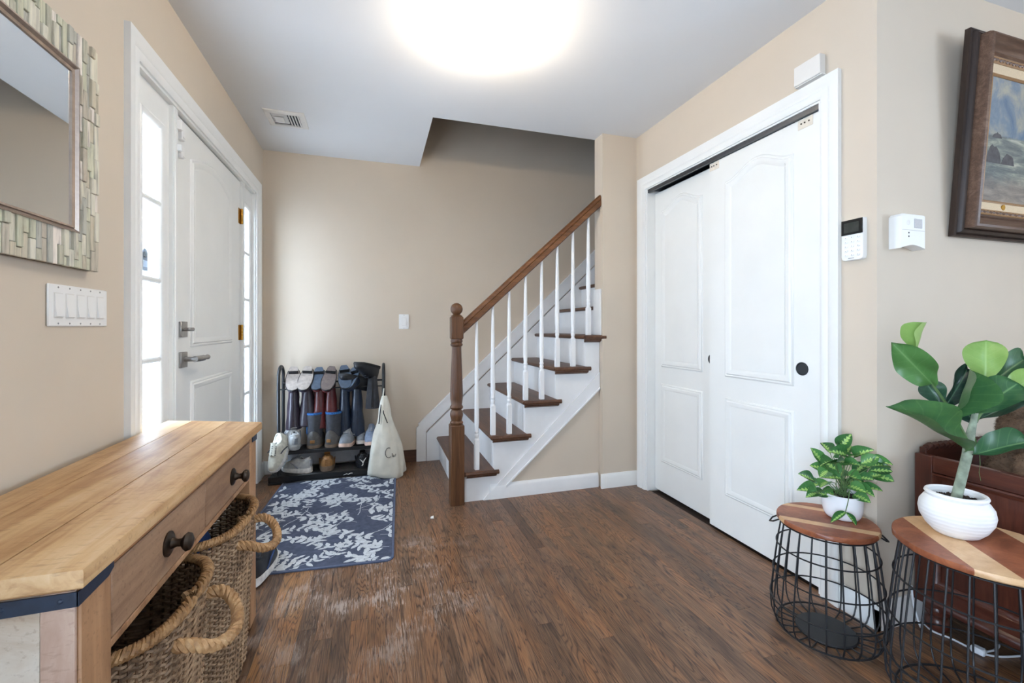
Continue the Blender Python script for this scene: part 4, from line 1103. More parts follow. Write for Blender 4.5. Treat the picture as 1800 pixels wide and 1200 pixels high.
# tall boots hung upside down over the bars
def tall_boot(label, x, yaw, roll, sole, up, h=.33, flare=1.0, L=.245, ztop=.800, lean=0.0):
    ang = math.radians(34)
    ydir = Vector((0, -math.cos(ang), -math.sin(ang))); zdir = Vector((0, math.sin(ang)*1, -math.cos(ang)))
    xdir = ydir.cross(zdir)
    Rm = Matrix((xdir, ydir, zdir)).transposed().to_4x4()
    M = Matrix.Translation((x, 3.615, ztop)) @ Matrix.Rotation(yaw, 4, 'Z') @ Matrix.Rotation(roll, 4, 'Y') @ Rm
    t = thing('tall_boot', label, 'boot', (x, 3.60, ztop-h-.05), 'tall boots hung upside down on the rack')
    # sole and stacked heel
    us = [0, .05, .12, .22, .29, .33, .5, .65, .78, .88, .95, 1.0]
    s = MB().loft([[(-fw_(u)*.92, u*L, .0 if u > .3 else -.0), (fw_(u)*.92, u*L, 0), (fw_(u)*.95, u*L, .006), (-fw_(u)*.95, u*L, .006)] for u in us]); s.xf(M); s.build('sole', sole, t)
    s = MB().loft([[(-fw_(u)*1.04, u*1.02*L-.002, .003), (fw_(u)*1.04, u*1.02*L-.002, .003), (fw_(u)*1.04, u*1.02*L-.002, .010), (-fw_(u)*1.04, u*1.02*L-.002, .010)] for u in us]); s.xf(M); s.build('welt', M_blk, t)
    hp = [(-.020, .012), (.020, .012), (.030, .035), (.033, .27*L), (-.033, .27*L), (-.030, .035)]
    hl = MB().loft([[(a, b, z) for a, b in hp] for z in (-.026, .001)]); hl.xf(M); hl.build('heel', M_black_rubber, t)
    hl = MB().loft([[(a*.96, b*.98+.0005, z) for a, b in hp] for z in (-.0285, -.026)]); hl.xf(M); hl.build('heel_cap', sole, t)
    def hh(u):
        if u < .1: return .055+.03*u/.1
        if u < .42: return .085-.01*(u/.42)
        if u < .88: return .078-.038*(u-.42)/.46
        return .040*math.sqrt(max(.02, 1-((u-.88)/.13)**2))
    us = [.0, .03, .08, .15, .25, .35, .45, .58, .7, .8, .88, .94, .98, 1.0]
    ft = MB().loft([ring_foot(u, L, .93, hh(u), .004, 12, .7) for u in us]); ft.xf(M); ft.build('foot', up, t)
    # shaft hangs straight down from the ankle
    an = M @ Vector((0, .055, .035)); rings = []; r = random.Random(int(x*1000))
    for k in range(11):
        u = k/10; z = an.z-u*(h+.02)
        ra = (.030+.030*flare*u**1.3); rb = .042+.020*u
        wob = .003*math.sin(u*17+x*40)
        rings.append([(an.x+lean*u+(ra+wob*math.cos(3*a))*math.cos(a), an.y-.006*u+rb*math.sin(a), z) for a in [2*PI*j/16 for j in range(16)]])
    MB().loft(rings, True, True).build('shaft', up, t)
    sm = [Vector(q[0])+Vector((.0, -.0, 0)) for q in rings]
    MB().tube([(p[12][0], p[12][1]-.0005, p[12][2]) for p in rings], .0022, 5).build('seam', up, t)
    MB().tube([rings[-1][j] for j in range(16)], .003, 5, closed=True).build('shaft_hem', up, t)
tall_boot('plum-black tall boot with pale sole, leftmost on the boot rack', -.585, .10, 0, M_sole1, M_plum, .36, .8)
tall_boot('plum-black tall boot with pale sole, second from the left', -.482, -.05, .06, M_sole1, M_plum, .34, 1.35)
tall_boot('burgundy tall boot with grey sole tipped flat, third from the left', -.405, -.05, -.02, M_sole3, M_burg, .35, .9, .23, .790)
tall_boot('burgundy tall boot with dusty brown sole, fourth from the left', -.318, -.06, .12, M_sole2, M_burg, .36, 1.0, .25, .795, -.0)
tall_boot('navy tall boot with blue-grey sole, fifth from the left', -.235, .06, -.10, M_sole3, M_navy, .42, .7)
tall_boot('navy tall boot with dark zip, sole turned aside, sixth from the left', -.142, -.50, -.30, M_sole3, M_navy, .42, .95, .24, .785)
# grey boot slumped behind, and black lace boots on the right of the bar
def lace_boot(label, x, yaw, z, hang, h=.0, y=3.60):
    t = thing('lace_boot', label, 'boot', (x, y, z-.08), 'black lace boots on the rack')
    M = Matrix.Translation((x, y, z)) @ Matrix.Rotation(yaw, 4, 'Z') @ Matrix.Rotation(PI, 4, 'X') @ Matrix.Rotation(-.25, 4, 'X')
    s = sole_mb(.24, 1.0, .022, .018); s.xf(M); s.build('sole', M_black_rubber, t)
    us = [.0, .03, .08, .15, .25, .35, .45, .58, .7, .8, .88, .94, .98, 1.0]
    ft = MB().loft([ring_foot(u, .24, .98, (.09 if u < .42 else .09-.045*(u-.42)/.46 if u < .88 else .045*math.sqrt(max(.02, 1-((u-.88)/.13)**2))), .016, 12, .7) for u in us]); ft.xf(M); ft.build('foot', M_blk, t)
    lc = MB()
    for k in range(4): yy = .11+k*.022; lc.tube([(-.02, yy, .10-.010*k), (0, yy+.006, .109-.011*k), (.02, yy, .10-.010*k)], .0028, 5)
    lc.xf(M); lc.build('laces', M_char, t)
    if hang:
        an = M @ Vector((0, .055, .06)); rings = []
        for k in range(8):
            u = k/7; rings.append([(an.x+(.030+.022*u)*math.cos(a)*(1+.10*math.cos(5*a)), an.y+(.036+.010*u)*math.sin(a), an.z-u*hang) for a in [2*PI*j/20 for j in range(20)]])
        MB().loft(rings).build('shaft', M_char, t)
        MB().box(an.x-.006, an.x+.010, an.y-.050, an.y-.030, an.z-hang+.01, an.z-.03, .003).build('zip_panel', M_blk, t)
lace_boot('black lace boot lying sideways on the bar, left of another', -.040, -1.15, .712, 0, y=3.600)
lace_boot('black boot with grey hanging shaft at the right end of the bar', .018, -.75, .800, .27, y=3.600)

# low boots on the shelf
def sheep_boot(label, x, y, yaw):
    M = place(x, y, SHZ, yaw); t = thing('short_boot', label, 'boot', (x, y, SHZ), 'grey sheepskin boots')
    def put(nm, mat, mb, par=None): mb.xf(M); return mb.build(nm, mat, par or t)
    L = .255; put('sole', M_taupe, sole_mb(L, 1.18, .022, .02, 1.03))
    us = [.0, .02, .06, .12, .2, .3, .4, .5, .6, .7, .8, .88, .94, .98, 1.0]
    put('foot', M_sgrey, MB().loft([ring_foot(u, L, 1.16, (.105 if u < .45 else .105-.045*(u-.45)/.4 if u < .85 else .060*math.sqrt(max(.02, 1-((u-.85)/.16)**2))), .018, 14, .65) for u in us]))
    rings = []
    for k in range(9):
        u = k/8; rings.append([((.052+.004*u+.002*math.sin(u*9))*math.cos(a), .078+(.060+.004*u)*math.sin(a), .07+.175*u) for a in [2*PI*j/24 for j in range(24)]])
    sh_ = put('shaft', M_char, MB().loft(rings, True, True))
    put('lining', M_lin_blue, MB().tube([(.050*math.cos(a), .078+.058*math.sin(a), .246) for a in [2*PI*j/24 for j in range(24)]], .0095, 8, True).lathe([(.046, .244), (.030, .238), (.001, .236)], (0, .078, 0), 20))
    put('back_panel', M_lin_blue if x < -.41 else M_char, MB().loft([[(.0575*math.cos(a), .078+.066*math.sin(a), z) for a in [PI*1.02+PI*.18*j/6 for j in range(7)]] + [(.053*math.cos(a), .078+.060*math.sin(a), z) for a in [PI*1.20-PI*.18*j/6 for j in range(7)]] for z in (.10, .24)]))
    put('heel_patch', M_tan, MB().box(-.016, .016, -.0105, -.002, .040, .062, .002))
sheep_boot('grey sheepskin short boot with blue back strip, left of its pair', -.442, 3.485, -.08)
sheep_boot('grey sheepskin short boot with tan heel patch, right of its pair', -.330, 3.480, -.35)
# sneakers: shelf, pile on the left, tray
sneaker('sneaker', 'light grey running shoe leaning on top of the pile at the left', place(-.615, 3.555, .300, 2.7, -.95), M_cream, M_soleW, M_char, group='running shoes on the rack', L=.26)
sneaker('sneaker', 'pale grey running shoe hanging over the left shelf edge', place(-.655, 3.47, .235, -.5, -.40), M_lgrey, M_soleW, M_mgrey, group='running shoes on the rack', L=.25)
sneaker('sneaker', 'grey slip-on shoe tipped on its heel, left front of the shelf', place(-.553, 3.465, SHZ+.004, .35, .35), M_lgrey, M_lgrey, M_mgrey, group='running shoes on the rack', L=.23, lace=False)
sneaker('sneaker', 'grey and peach running shoe right of the sheepskin boots', place(-.185, 3.655, SHZ, PI-.18), M_mgrey, M_soleP, M_lgrey, group='running shoes on the rack', L=.235)
sneaker('sneaker', 'grey running shoe tucked behind its peach-soled twin', place(-.108, 3.672, SHZ, PI-.02), M_mgrey, M_soleW, M_lgrey, group='running shoes on the rack', L=.19, wk=.70)
sneaker('sneaker', 'blue-grey and peach running shoe beside the hanging cloth bag', place(-.032, 3.655, SHZ, PI-.02), M_bgrey, M_soleP, M_lgrey, group='running shoes on the rack', L=.235)
sneaker('sneaker', 'white and grey running shoe on the left of the slatted tray', place(-.452, 3.485, TZ+.001, 1.05), M_lgrey, M_soleW, M_mgrey, group='running shoes on the tray', L=.235, heel=.088)
sneaker('leather_shoe', 'tan leather shoe seen from its heel on the slatted tray', place(-.345, 3.470, TZ+.001, .05), M_tan, M_taupe, M_tan, group=None, L=.19, heel=.085, lace=False, wk=1.05)
sp = sneaker('black_sneaker', 'black sneaker with white emblem on the slatted tray', place(-.092, 3.475, TZ+.001, .10), M_blk, M_blk, M_blk, L=.185, heel=.080, lace=False)
em = MB(); 
for pts in ([(-.024, .058), (-.008, .044), (0, .030)], [(.022, .068), (.006, .046), (0, .030)], [(0, .030), (-.002, .016), (-.010, .010)]):
    em.tube([(-.092+a, 3.4655-.0015*k, TZ+.012+b) for k, (a, b) in enumerate(pts)], [.002, .0045, .004] if True else .004, 6)
em.build('emblem', M_soleW, sp)
# sneaker between basket and mat
sneaker('dark_sneaker', 'black sneaker with white sole and blue lining behind the far basket', place(-.515, 2.085, .0078, -.12), M_blk, M_soleW, leather('dark_blue_mesh', srgb(42, 66, 110), .7), L=.28, wk=1.05, heel=.10)
# crumb of paper on the tray front
tag(MB().tube([(-.225, TY0-.0125, .028), (-.205, TY0-.016, .036), (-.195, TY0-.0145, .030), (-.178, TY0-.016, .038), (-.165, TY0-.014, .036)], .0025, 6).build('string_scrap', M_soleW), 'scrap of white string on the front of the slatted tray', 'string')

# ------------------------------------------------------------------ cloth bag hung from the rack post
t = thing('cloth_bag', 'white cotton drawstring bag hanging from the right post of the rack', 'bag', (.075, 3.37, .012))
M_canvas = paint('white_cotton', srgb(222, 218, 204), .9, .05, .25, 14)
rings = []
prof = [(.012, .112, .050), (.02, .128, .062), (.05, .130, .066), (.14, .124, .060), (.24, .104, .050), (.33, .080, .040), (.40, .058, .030), (.45, .044, .024), (.50, .040, .018), (.555, .030, .012), (.60, .018, .006)]
for k, (z, hx, hy) in enumerate(prof):
    cx = .078-.018*(z/.6); rr = []
    for j in range(40):
        a = 2*PI*j/40; fold = 1+.07*math.sin(5*a+z*9)+.05*math.sin(9*a-z*14)+(.05*math.sin(13*a) if z > .3 else 0)
        rr.append((cx+hx*fold*math.copysign(abs(math.cos(a))**.85, math.cos(a)), 3.375+hy*fold*math.sin(a), z+(.018*math.sin(2*a+.6) if k < 2 else 0)))
    rings.append(rr)
MB().loft(rings).build('bag_body', M_canvas, t, smooth=60)
MB().tube([(.020, 3.352, .40), (.030, 3.35, .50), (.046, 3.40, .595), (.056, 3.462, .640), (.056, 3.484, .652), (.060, 3.470, .645), (.052, 3.40, .59), (.052, 3.35, .48), (.080, 3.345, .405)], .0035, 6).build('drawstring', M_black, t)
MB().tube([(.034, 3.352, .395), (.038, 3.35, .50), (.050, 3.40, .60), (.058, 3.470, .650)], .0045, 6).build('cord', M_canvas, t)
# handwritten mark
em = MB()
def front(x, z):
    u = max(.02, min(.555, z)); 
    for (z0, hx0, hy0), (z1, hx1, hy1) in zip(prof, prof[1:]):
        if z0 <= u <= z1: q = (u-z0)/(z1-z0); hx = hx0+(hx1-hx0)*q; hy = hy0+(hy1-hy0)*q; break
    cx = .078-.018*(u/.6); c = max(-.98, min(.98, (x-cx)/hx)); return 3.375-hy*math.sqrt(1-c*c)*1.06-.006
cpts = [(.088+.024*math.cos(a), .195+.035*math.sin(a)) for a in [PI*.35+PI*1.35*k/12 for k in range(13)]]
wpts = [(.112, .190), (.114, .168), (.120, .162), (.124, .178), (.127, .164), (.133, .164), (.138, .182)]
for pts in (cpts, wpts): em.tube([(x, front(x, z), z) for x, z in pts], .0022, 6)
em.build('lettering', M_blk, t)
# ------------------------------------------------------------------ wire side tables with round wood tops
W_aca_d = plank_wood('acacia_red_brown', [(.30, srgb(84, 42, 26)), (.45, srgb(130, 72, 46)), (.58, srgb(160, 96, 64)), (.75, srgb(184, 122, 86))], 'x', .38, .5, 20)
W_aca_l = plank_wood('acacia_sapwood', [(.28, srgb(176, 128, 88)), (.45, srgb(204, 162, 118)), (.6, srgb(220, 184, 142)), (.75, srgb(230, 200, 164))], 'x', .38, .5, 20)
def side_table(label, cx, cy, zt_, r, gdir, bands, rb, rbase, nw=22):
    t = thing('side_table', label, 'side table', (cx, cy, 0), 'nesting wire side tables')
    top = MB().lathe([(r*.62, -.0035), (r*.62, -.0005), (r*.5, 0)], (cx, cy, zt_-.020), 32).build('top', W_aca_d, t)
    g = Vector(gdir).normalized(); nrm = Vector((-g.y, g.x))
    edges = [-1]+[b for b, _ in bands]
    for k, (b1, light) in enumerate(bands):
        b0 = edges[k]; a0, a1 = math.acos(max(-1, min(1, b0))), math.acos(max(-1, min(1, b1)))
        def outline(rr):
            pts = []
            for q in range(15): a = a0+(a1-a0)*q/14; pts.append((math.sin(a)*rr, math.cos(a)*r*(rr/r if abs(math.cos(a)) > .97 else 1)))
            for q in range(14, -1, -1): a = a0+(a1-a0)*q/14; pts.append((-math.sin(a)*rr, math.cos(a)*r*(rr/r if abs(math.cos(a)) > .97 else 1)))
            return pts
        e = .0004
        def W3(p, z): v = Vector((cx, cy))+g*p[0]+nrm*p[1]; return (v.x, v.y, z)
        MB().loft([[W3(p, z) for p in outline(rr)] for rr, z in ((r-.004, zt_-.018), (r, zt_-.014), (r, zt_-.004), (r-.003, zt_))]).build('board', W_aca_l if light else W_aca_d, top)
    # cage: upright wires flare, then tuck in under
    zt2 = zt_-.022
    prof = [(zt2, r*.90), (zt2*.8, r*.90+(rb-r*.90)*.35), (zt2*.55, r*.90+(rb-r*.90)*.68), (zt2*.30, r*.90+(rb-r*.90)*.95), (.085, rb), (.045, rb*.985), (.020, rb*.93), (.006, rb*.84), (.004, rb*.6), (.004, rbase)]
    for k in range(nw):
        a = 2*PI*(k+.3)/nw
        MB().tube([(cx+rr*math.cos(a), cy+rr*math.sin(a), z+.0005) for z, rr in prof], .0026, 6).build('upright_wire', M_black, t)
    def rad(z):
        P = sorted(prof)
        for (z0, r0), (z1, r1) in zip(P, P[1:]):
            if z0 <= z <= z1 and z1 > z0: return r0+(r1-r0)*(z-z0)/(z1-z0)
        return rb
    for z in (zt2-.004, zt2*.78, zt2*.52, zt2*.27, .010):
        rr = rad(z)+.003
        MB().tube([(cx+rr*math.cos(2*PI*k/56), cy+rr*math.sin(2*PI*k/56), z) for k in range(56)], .0028 if z > .02 else .0036, 6, True).build('wire_ring', M_black, t)
    MB().lathe([(rbase+.004, .0005), (rbase+.006, .006), (rbase+.002, .010), (.001, .010)], (cx, cy, 0), 40).build('base_disc', M_black, t)
    for s in (-1, 1):   # little carrying loops at the rim
        d = Vector((g.x, g.y, 0))*s; q = Vector((-g.y, g.x, 0)); c = Vector((cx, cy, 0))+d*(r*.95)
        MB().tube([c+q*.022+Vector((0,0,zt2)), c+d*.020+q*.020+Vector((0,0,zt2-.012)), c+d*.030+Vector((0,0,zt2-.020)), c+d*.020-q*.020+Vector((0,0,zt2-.012)), c-q*.022+Vector((0,0,zt2))], .003, 6).build('carry_loop', M_black, t)
    return t
T1 = (1.565, 1.190, .408); T2 = (1.640, .792, .490)
side_table('smaller wire side table by the closet door, under the variegated plant', *T1, .155, (.702, -.712), [(-.49, False), (-.27, True), (.49, False), (.68, True), (1, False)], .174, .090)
side_table('larger wire side table beside the wooden chest, under the leafy fig', *T2, .197, (-.55, -.835), [(-.58, False), (-.16, True), (.60, False), (.80, True), (1, False)], .214, .110, 26)

# ------------------------------------------------------------------ wooden chest
W_cher_v = wood('cherry_stain_vertical', [(.2, srgb(40, 18, 12)), (.5, srgb(78, 38, 26)), (.85, srgb(112, 62, 44))], 'z', 26, .1, .3, spec=.5)
W_cher_h = wood('cherry_stain_horizontal', [(.2, srgb(40, 18, 12)), (.5, srgb(76, 37, 26)), (.85, srgb(108, 60, 42))], 'y', 26, .1, .3, spec=.5)
W_cher_i = wood('cherry_inside', [(.2, srgb(34, 16, 11)), (.5, srgb(62, 31, 22)), (.85, srgb(90, 50, 36))], 'x', 26, .1, .4)
EX0, EX1, EY0, EY1, EZ0, EZ1 = 1.918, 2.78, .560, 1.122, .100, .640
t = thing('wooden_chest', 'dark cherry wood chest on bun feet with open top and roped edge', 'chest', ((EX0+EX1)/2, (EY0+EY1)/2, 0))
for x in (EX0+.045, EX1-.045):
    for y in (EY0+.045, EY1-.045):
        MB().lathe([(.024, 0), (.034, .010), (.038, .030), (.034, .048), (.026, .056), (.036, .064), (.038, .078), (.030, .090), (.030, EZ0+.001)], (x, y, 0), 20).build('bun_foot', W_cher_v, t)
# near side (facing the hall): stiles, rails, raised panel with bead
def side(x0, x1, face):
    MB().box(x0, x1, EY1-.055, EY1, EZ0, EZ1, .003).build('stile', W_cher_v, t)
    MB().box(x0, x1, EY0, EY0+.055, EZ0, EZ1, .003).build('stile', W_cher_v, t)
    MB().box(x0, x1, EY0+.055, EY1-.055, EZ1-.058, EZ1, .003).build('top_rail', W_cher_h, t)
    MB().box(x0, x1, EY0+.055, EY1-.055, EZ0, EZ0+.075, .003).build('bottom_rail', W_cher_h, t)
    MB().box((x0+x1)/2-.004, (x0+x1)/2+.004, EY0+.05, EY1-.05, EZ0+.07, EZ1-.05).build('panel', W_cher_v, t)
    xf = x0 if face < 0 else x1
    MB().moulding([(EY0+.055, EZ0+.075), (EY1-.055, EZ0+.075), (EY1-.055, EZ1-.058), (EY0+.055, EZ1-.058)], [(0, 0), (0, face*.004), (-.006, face*.005), (-.014, -face*.003), (-.022, -face*.006), (-.022, -face*.008)], 'x', xf).build('panel_bead', W_cher_h, t)
side(EX0, EX0+.026, -1); side(EX1-.026, EX1, 1)
MB().box(EX0+.026, EX1-.026, EY1-.022, EY1, EZ0, EZ1+.020, .002).build('back_panel', W_cher_i, t)
MB().box(EX0+.026, EX1-.026, EY0, EY0+.022, EZ0, EZ1-.02, .002).build('front_panel', W_cher_i, t)
MB().box(EX0+.026, EX1-.026, EY0+.022, EY1-.022, .40, .418).build('inner_floor', W_cher_i, t)
MB().loft([[(EX0+q[0], y, q[1]) for q in [(0, EZ0+.004), (-.012, EZ0+.004), (-.014, EZ0+.014), (-.008, EZ0+.026), (0, EZ0+.034)]] for y in (EY0-.01, EY1)]).build('base_moulding', W_cher_h, t)
# roped moulding on the rear edge: turned strand segments
for k in range(26):
    x = EX0+.045+k*.0305
    MB().loft([[(x+.012*u+.011*math.cos(a)*.55, EY1-.016+.012*math.sin(a), EZ1+.022+.012*math.cos(a)+.004*u) for a in [2*PI*j/8 for j in range(8)]] for u in (-.9, -.4, .4, .9)]).build('rope_carving', W_cher_i, t)
# ------------------------------------------------------------------ furry plush in the chest
fur_m = paint('brown_plush_fur', srgb(116, 92, 72), .95, .35, .4, 14)
t = thing('plush_toy', 'brown furry plush toy sitting in the wooden chest', 'plush toy', (2.13, .93, .418))
def blob(c, r, sx, sy, sz, seed):
    m = MB().sphere((0,0,0), r, 20, 14, sx, sy, sz); rr = random.Random(seed); ph = [(rr.uniform(8, 26), rr.uniform(8, 26), rr.uniform(8, 26), rr.uniform(0, 6)) for _ in range(4)]
    m.v = [tuple(Vector(c)+Vector(p)*(1+.035*sum(math.sin(a*p[0]*4+b*p[1]*4+d*p[2]*4+e) for a, b, d, e in ph)/2)) for p in m.v]; return m
parts = [((2.190, .93, .555), .125, 1, .95, 1.1, 1), ((2.190, .915, .745), .100, 1, .95, .95, 2), ((2.088, .885, .60), .052, .9, .9, 1.7, 3), ((2.290, .885, .60), .052, .9, .9, 1.7, 4), ((2.125, .93, .825), .036, 1, .6, 1, 5), ((2.255, .93, .825), .036, 1, .6, 1, 6), ((2.170, .83, .725), .045, 1, .9, .8, 7), ((2.110, .82, .47), .055, 1, 1.5, .9, 8), ((2.260, .82, .47), .055, 1, 1.5, .9, 9)]
body = MB()
for p in parts:
    b = blob(*p); body.add(b.v, b.f)
body.build('body', fur_m, t, smooth=80)
fur = MB(); rf = random.Random(4)
for c, r, sx, sy, sz, _ in parts:
    for k in range(int(9000*(r/.1)**2)):
        u = rf.uniform(-1, 1); a = rf.uniform(0, 2*PI); q = math.sqrt(1-u*u)
        n = Vector((q*math.cos(a), q*math.sin(a), u)); p = Vector(c)+Vector((n.x*sx, n.y*sy, n.z*sz))*r
        d = (n+Vector((rf.uniform(-.6, .6), rf.uniform(-.6, .6), rf.uniform(-.9, .1)))).normalized()*rf.uniform(.006, .013)
        s = n.cross(Vector((rf.uniform(-1, 1), rf.uniform(-1, 1), rf.uniform(-1, 1)))).normalized()*.0009
        b = len(fur.v); fur.v += [tuple(p-s), tuple(p+s), tuple(p+d)]; fur.f.append((b, b+1, b+2))
fo = fur.build('fur', fur_m, t, smooth=0); fo['kind'] = 'stuff'
for s in (-.035, .035): MB().sphere((2.17+s*.9-.01, .822, .775), .008, 10, 8).build('eye', M_blk, t)
MB().sphere((2.165, .788, .738), .012, 10, 8, 1.2, .7, .8).build('nose', M_blk, t)

# ------------------------------------------------------------------ plants
def leaf_mesh(name, outline, cup, droop, wave, mat, nu=12, nv=6):
    """leaf along +y (unit length), width along x, normal +z; uv stored for veins"""
    vs, fs, uv = [], [], []
    for i in range(nu+1):
        u = i/nu; w_ = outline(u)
        for j in range(nv+1):
            s = j/nv*2-1
            vs.append((s*w_, u-.02*abs(s), cup*abs(s)**1.5*w_*2 - droop*u*u + wave*math.sin(u*11+s*2)*abs(s)*.5)); uv.append((j/nv, u))
    for i in range(nu):
        for j in range(nv):
            a = i*(nv+1)+j; fs.append((a, a+1, a+nv+2, a+nv+1))
    me = bpy.data.meshes.new(name); me.from_pydata(vs, [], fs); l = me.uv_layers.new(name='UVMap')
    for p in me.polygons:
        p.use_smooth = True
        for li in p.loop_indices: l.data[li].uv = uv[me.loops[li].vertex_index]
    me.materials.append(mat); return me
def leaf_mat(name, dark, mid, vein, nv=7, varieg=None, rough=.38):
    q = NT(name); tc = q.n('ShaderNodeTexCoord'); sp_ = q.n('ShaderNodeSeparateXYZ'); q.l(tc.outputs['UV'], sp_.inputs[0])
    oi = q.n('ShaderNodeObjectInfo')
    ax = q.math('ABSOLUTE', q.math('SUBTRACT', sp_.outputs[0], .5)); 
    n = q.noise(q.coord('World'), 40, 3)
    # side veins rise from the midrib
    ph = q.math('FRACT', q.math('MULTIPLY', q.math('SUBTRACT', sp_.outputs[1], q.math('MULTIPLY', ax, .55)), nv))
    sv = q.ramp(q.math('ABSOLUTE', q.math('SUBTRACT', ph, .5)), [(.0, (1,1,1)), (.07, (0,0,0))])
    mr = q.ramp(ax, [(.012, (1,1,1)), (.035, (0,0,0))])
    c = q.ramp(q.math('MULTIPLY_ADD', oi.outputs['Random'], .55, q.math('MULTIPLY', n, .45)), [(.25, dark), (.75, mid)])
    if varieg:
        zig = q.math('MULTIPLY_ADD', q.math('ABSOLUTE', q.math('SUBTRACT', ph, .5)), .34, q.math('MULTIPLY', q.noise(q.coord('UV', (6, 14, 1)), 3, 3), .10))
        m = q.math('LESS_THAN', ax, q.math('SUBTRACT', zig, .025)); c = q.mix(m, c, varieg)
    c = q.mix(q.math('MULTIPLY', q.math('MAXIMUM', q.math('MULTIPLY', sv, .35), mr), .6), c, vein)
    q.col(c); q.set(Roughness=rough); q.b.inputs['Specular IOR Level'].default_value = .45
    try: q.b.inputs['Subsurface Weight'].default_value = .0
    except Exception: pass
    q.bump(q.math('MAXIMUM', q.math('MULTIPLY', sv, .6), mr), -.35, .003); return q.m
def place_leaf(me, B, T, N, width, parent, name='leaf', stem_mat=None):
    """B base, T tip, N face normal hint; width relative to the unit mesh"""
    y = (T-B); L = y.length; y = y.normalized(); z = (N-y*N.dot(y)).normalized(); x = y.cross(z)
    M = Matrix.Translation(B) @ Matrix((x*width, y*L, z*L)).transposed().to_4x4()
    return inst(name, me, parent, M)
M_soil = paint('potting_soil', srgb(66, 52, 42), .95, .5, .8, 60)
# --- fig in the wide white pot
PC = Vector((1.655, .862, .491))
t = thing('potted_fig', 'fiddle-leaf fig in a wide round white ceramic pot', 'potted plant', PC)
cer = NT('white_ribbed_ceramic'); cv_ = cer.coord('World', (1, 1, 1)); wvx = cer.n('ShaderNodeTexWave'); wvx.bands_direction = 'Z'; wvx.inputs['Scale'].default_value = 28; wvx.inputs['Distortion'].default_value = 1.5; wvx.inputs['Detail'].default_value = 2; cer.l(cv_, wvx.inputs[0])
cer.col(cer.ramp(cer.noise(cv_, 12, 3), [(.3, srgb(232, 231, 230)), (.7, srgb(242, 241, 240))])); cer.set(Roughness=.5); cer.bump(wvx.outputs[1], .25, .002)
pot = [(r_*.93, z_*.98) for r_, z_ in [(.001, 0), (.050, 0), (.056, .003), (.074, .022), (.088, .048), (.0915, .068), (.088, .088), (.078, .104), (.071, .110), (.074, .114), (.0765, .119), (.074, .1245), (.068, .126), (.063, .122), (.061, .112), (.062, .103)]]
po = MB().lathe(pot, PC, 44).build('pot', cer.m, t)
soil = MB(); rs = random.Random(8)
soil.lathe([(.0570, .100), (.04, .103), (.001, .104)], PC, 28)
for k in range(160):
    a, r_ = rs.uniform(0, 2*PI), .052*math.sqrt(rs.random()); soil.sphere((PC.x+r_*math.cos(a), PC.y+r_*math.sin(a), PC.z+.103), rs.uniform(.002, .005), 6, 4)
so = soil.build('soil', M_soil, t); so['kind'] = 'stuff'
D0 = PC.x*math.sin(YAW)+PC.y*math.cos(YAW)   # distance of the plant along the view axis
def F(px, py, dd=0): return at(px, py, D0+dd)
bark = paint('pale_green_bark', srgb(140, 150, 130), .8, .2, .4, 40)
stemg = paint('green_twig', srgb(92, 120, 70), .6, .15, .2, 40)
base_ = Vector((PC.x, PC.y, PC.z+.100))
trunk = [base_, F(1700, 800), F(1704, 770), F(1711, 742), F(1719, 705, .01), F(1730, 668, .02)]
MB().tube(trunk, [.0125, .0120, .0115, .0080, .0062, .0045], 12).build('trunk', bark, t)
for pts in ([F(1702, 785), F(1697, 770, -.01), F(1685, 745, -.02), F(1672, 722, -.02), F(1640, 676, -.03), F(1622, 630, -.02)], [F(1710, 745), F(1722, 728, .0), F(1736, 716, .0)], [F(1718, 705, .01), F(1742, 690, .02), F(1760, 675, .03)], [F(1706, 765), F(1712, 772), F(1718, 786)]):
    MB().tube(pts, [.0065*(1-.6*k/(len(pts)-1)) for k in range(len(pts))], 8).build('branch', stemg, t)
fid = lambda u: .40*max(0, math.sin(PI*u**2.0))**.55+.17*max(0, math.sin(PI*u))**.5*(1-u)+.004
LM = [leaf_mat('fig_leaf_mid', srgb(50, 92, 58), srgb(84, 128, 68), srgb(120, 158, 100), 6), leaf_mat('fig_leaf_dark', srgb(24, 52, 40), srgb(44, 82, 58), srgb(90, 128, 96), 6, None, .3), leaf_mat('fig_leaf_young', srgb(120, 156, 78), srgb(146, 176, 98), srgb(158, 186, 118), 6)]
FM = [leaf_mesh('fig_leaf', fid, .26, .14, .10, m, 18, 8) for m in LM]
FM2 = [leaf_mesh('fig_leaf_folded', fid, .75, .18, .09, m, 18, 8) for m in LM]
cam_p = Vector((0, 0, CAMZ))
def fl_(b, tp, wpx, kind, tiltx=0, tilty=0, db=0, dt=0, folded=False):
    B = F(*b, db); T = F(*tp, dt); view = (cam_p-(B+T)/2).normalized()
    side_ = view.cross(Vector((0,0,1))).normalized()
    N = (view+Vector((0,0,1))*tilty+side_*tiltx).normalized()
    place_leaf((FM2 if folded else FM)[kind], B, T, N, wpx/F_PX*D0*.92, t, 'leaf')
fl_((1640, 676), (1574, 608), 62, 0, .2, .3, -.03, -.05)
fl_((1612, 617), (1622, 564), 30, 2, .6, .2, -.02, -.02, True)
fl_((1700, 792), (1586, 707), 62, 0, 0, .7, -.01, -.06)
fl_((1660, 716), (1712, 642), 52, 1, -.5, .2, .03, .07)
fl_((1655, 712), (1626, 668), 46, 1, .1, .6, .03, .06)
fl_((1676, 730), (1716, 650), 46, 0, -.6, .1, -.03, -.05, True)
fl_((1733, 668), (1732, 596), 68, 2, .1, .1, .02, .03)
fl_((1714, 726), (1792, 668), 66, 0, -.1, .5, -.03, -.06)
fl_((1742, 672), (1812, 622), 52, 0, -.2, .3, .04, .08)
fl_((1720, 738), (1812, 690), 50, 1, -.2, .5, .02, .05)
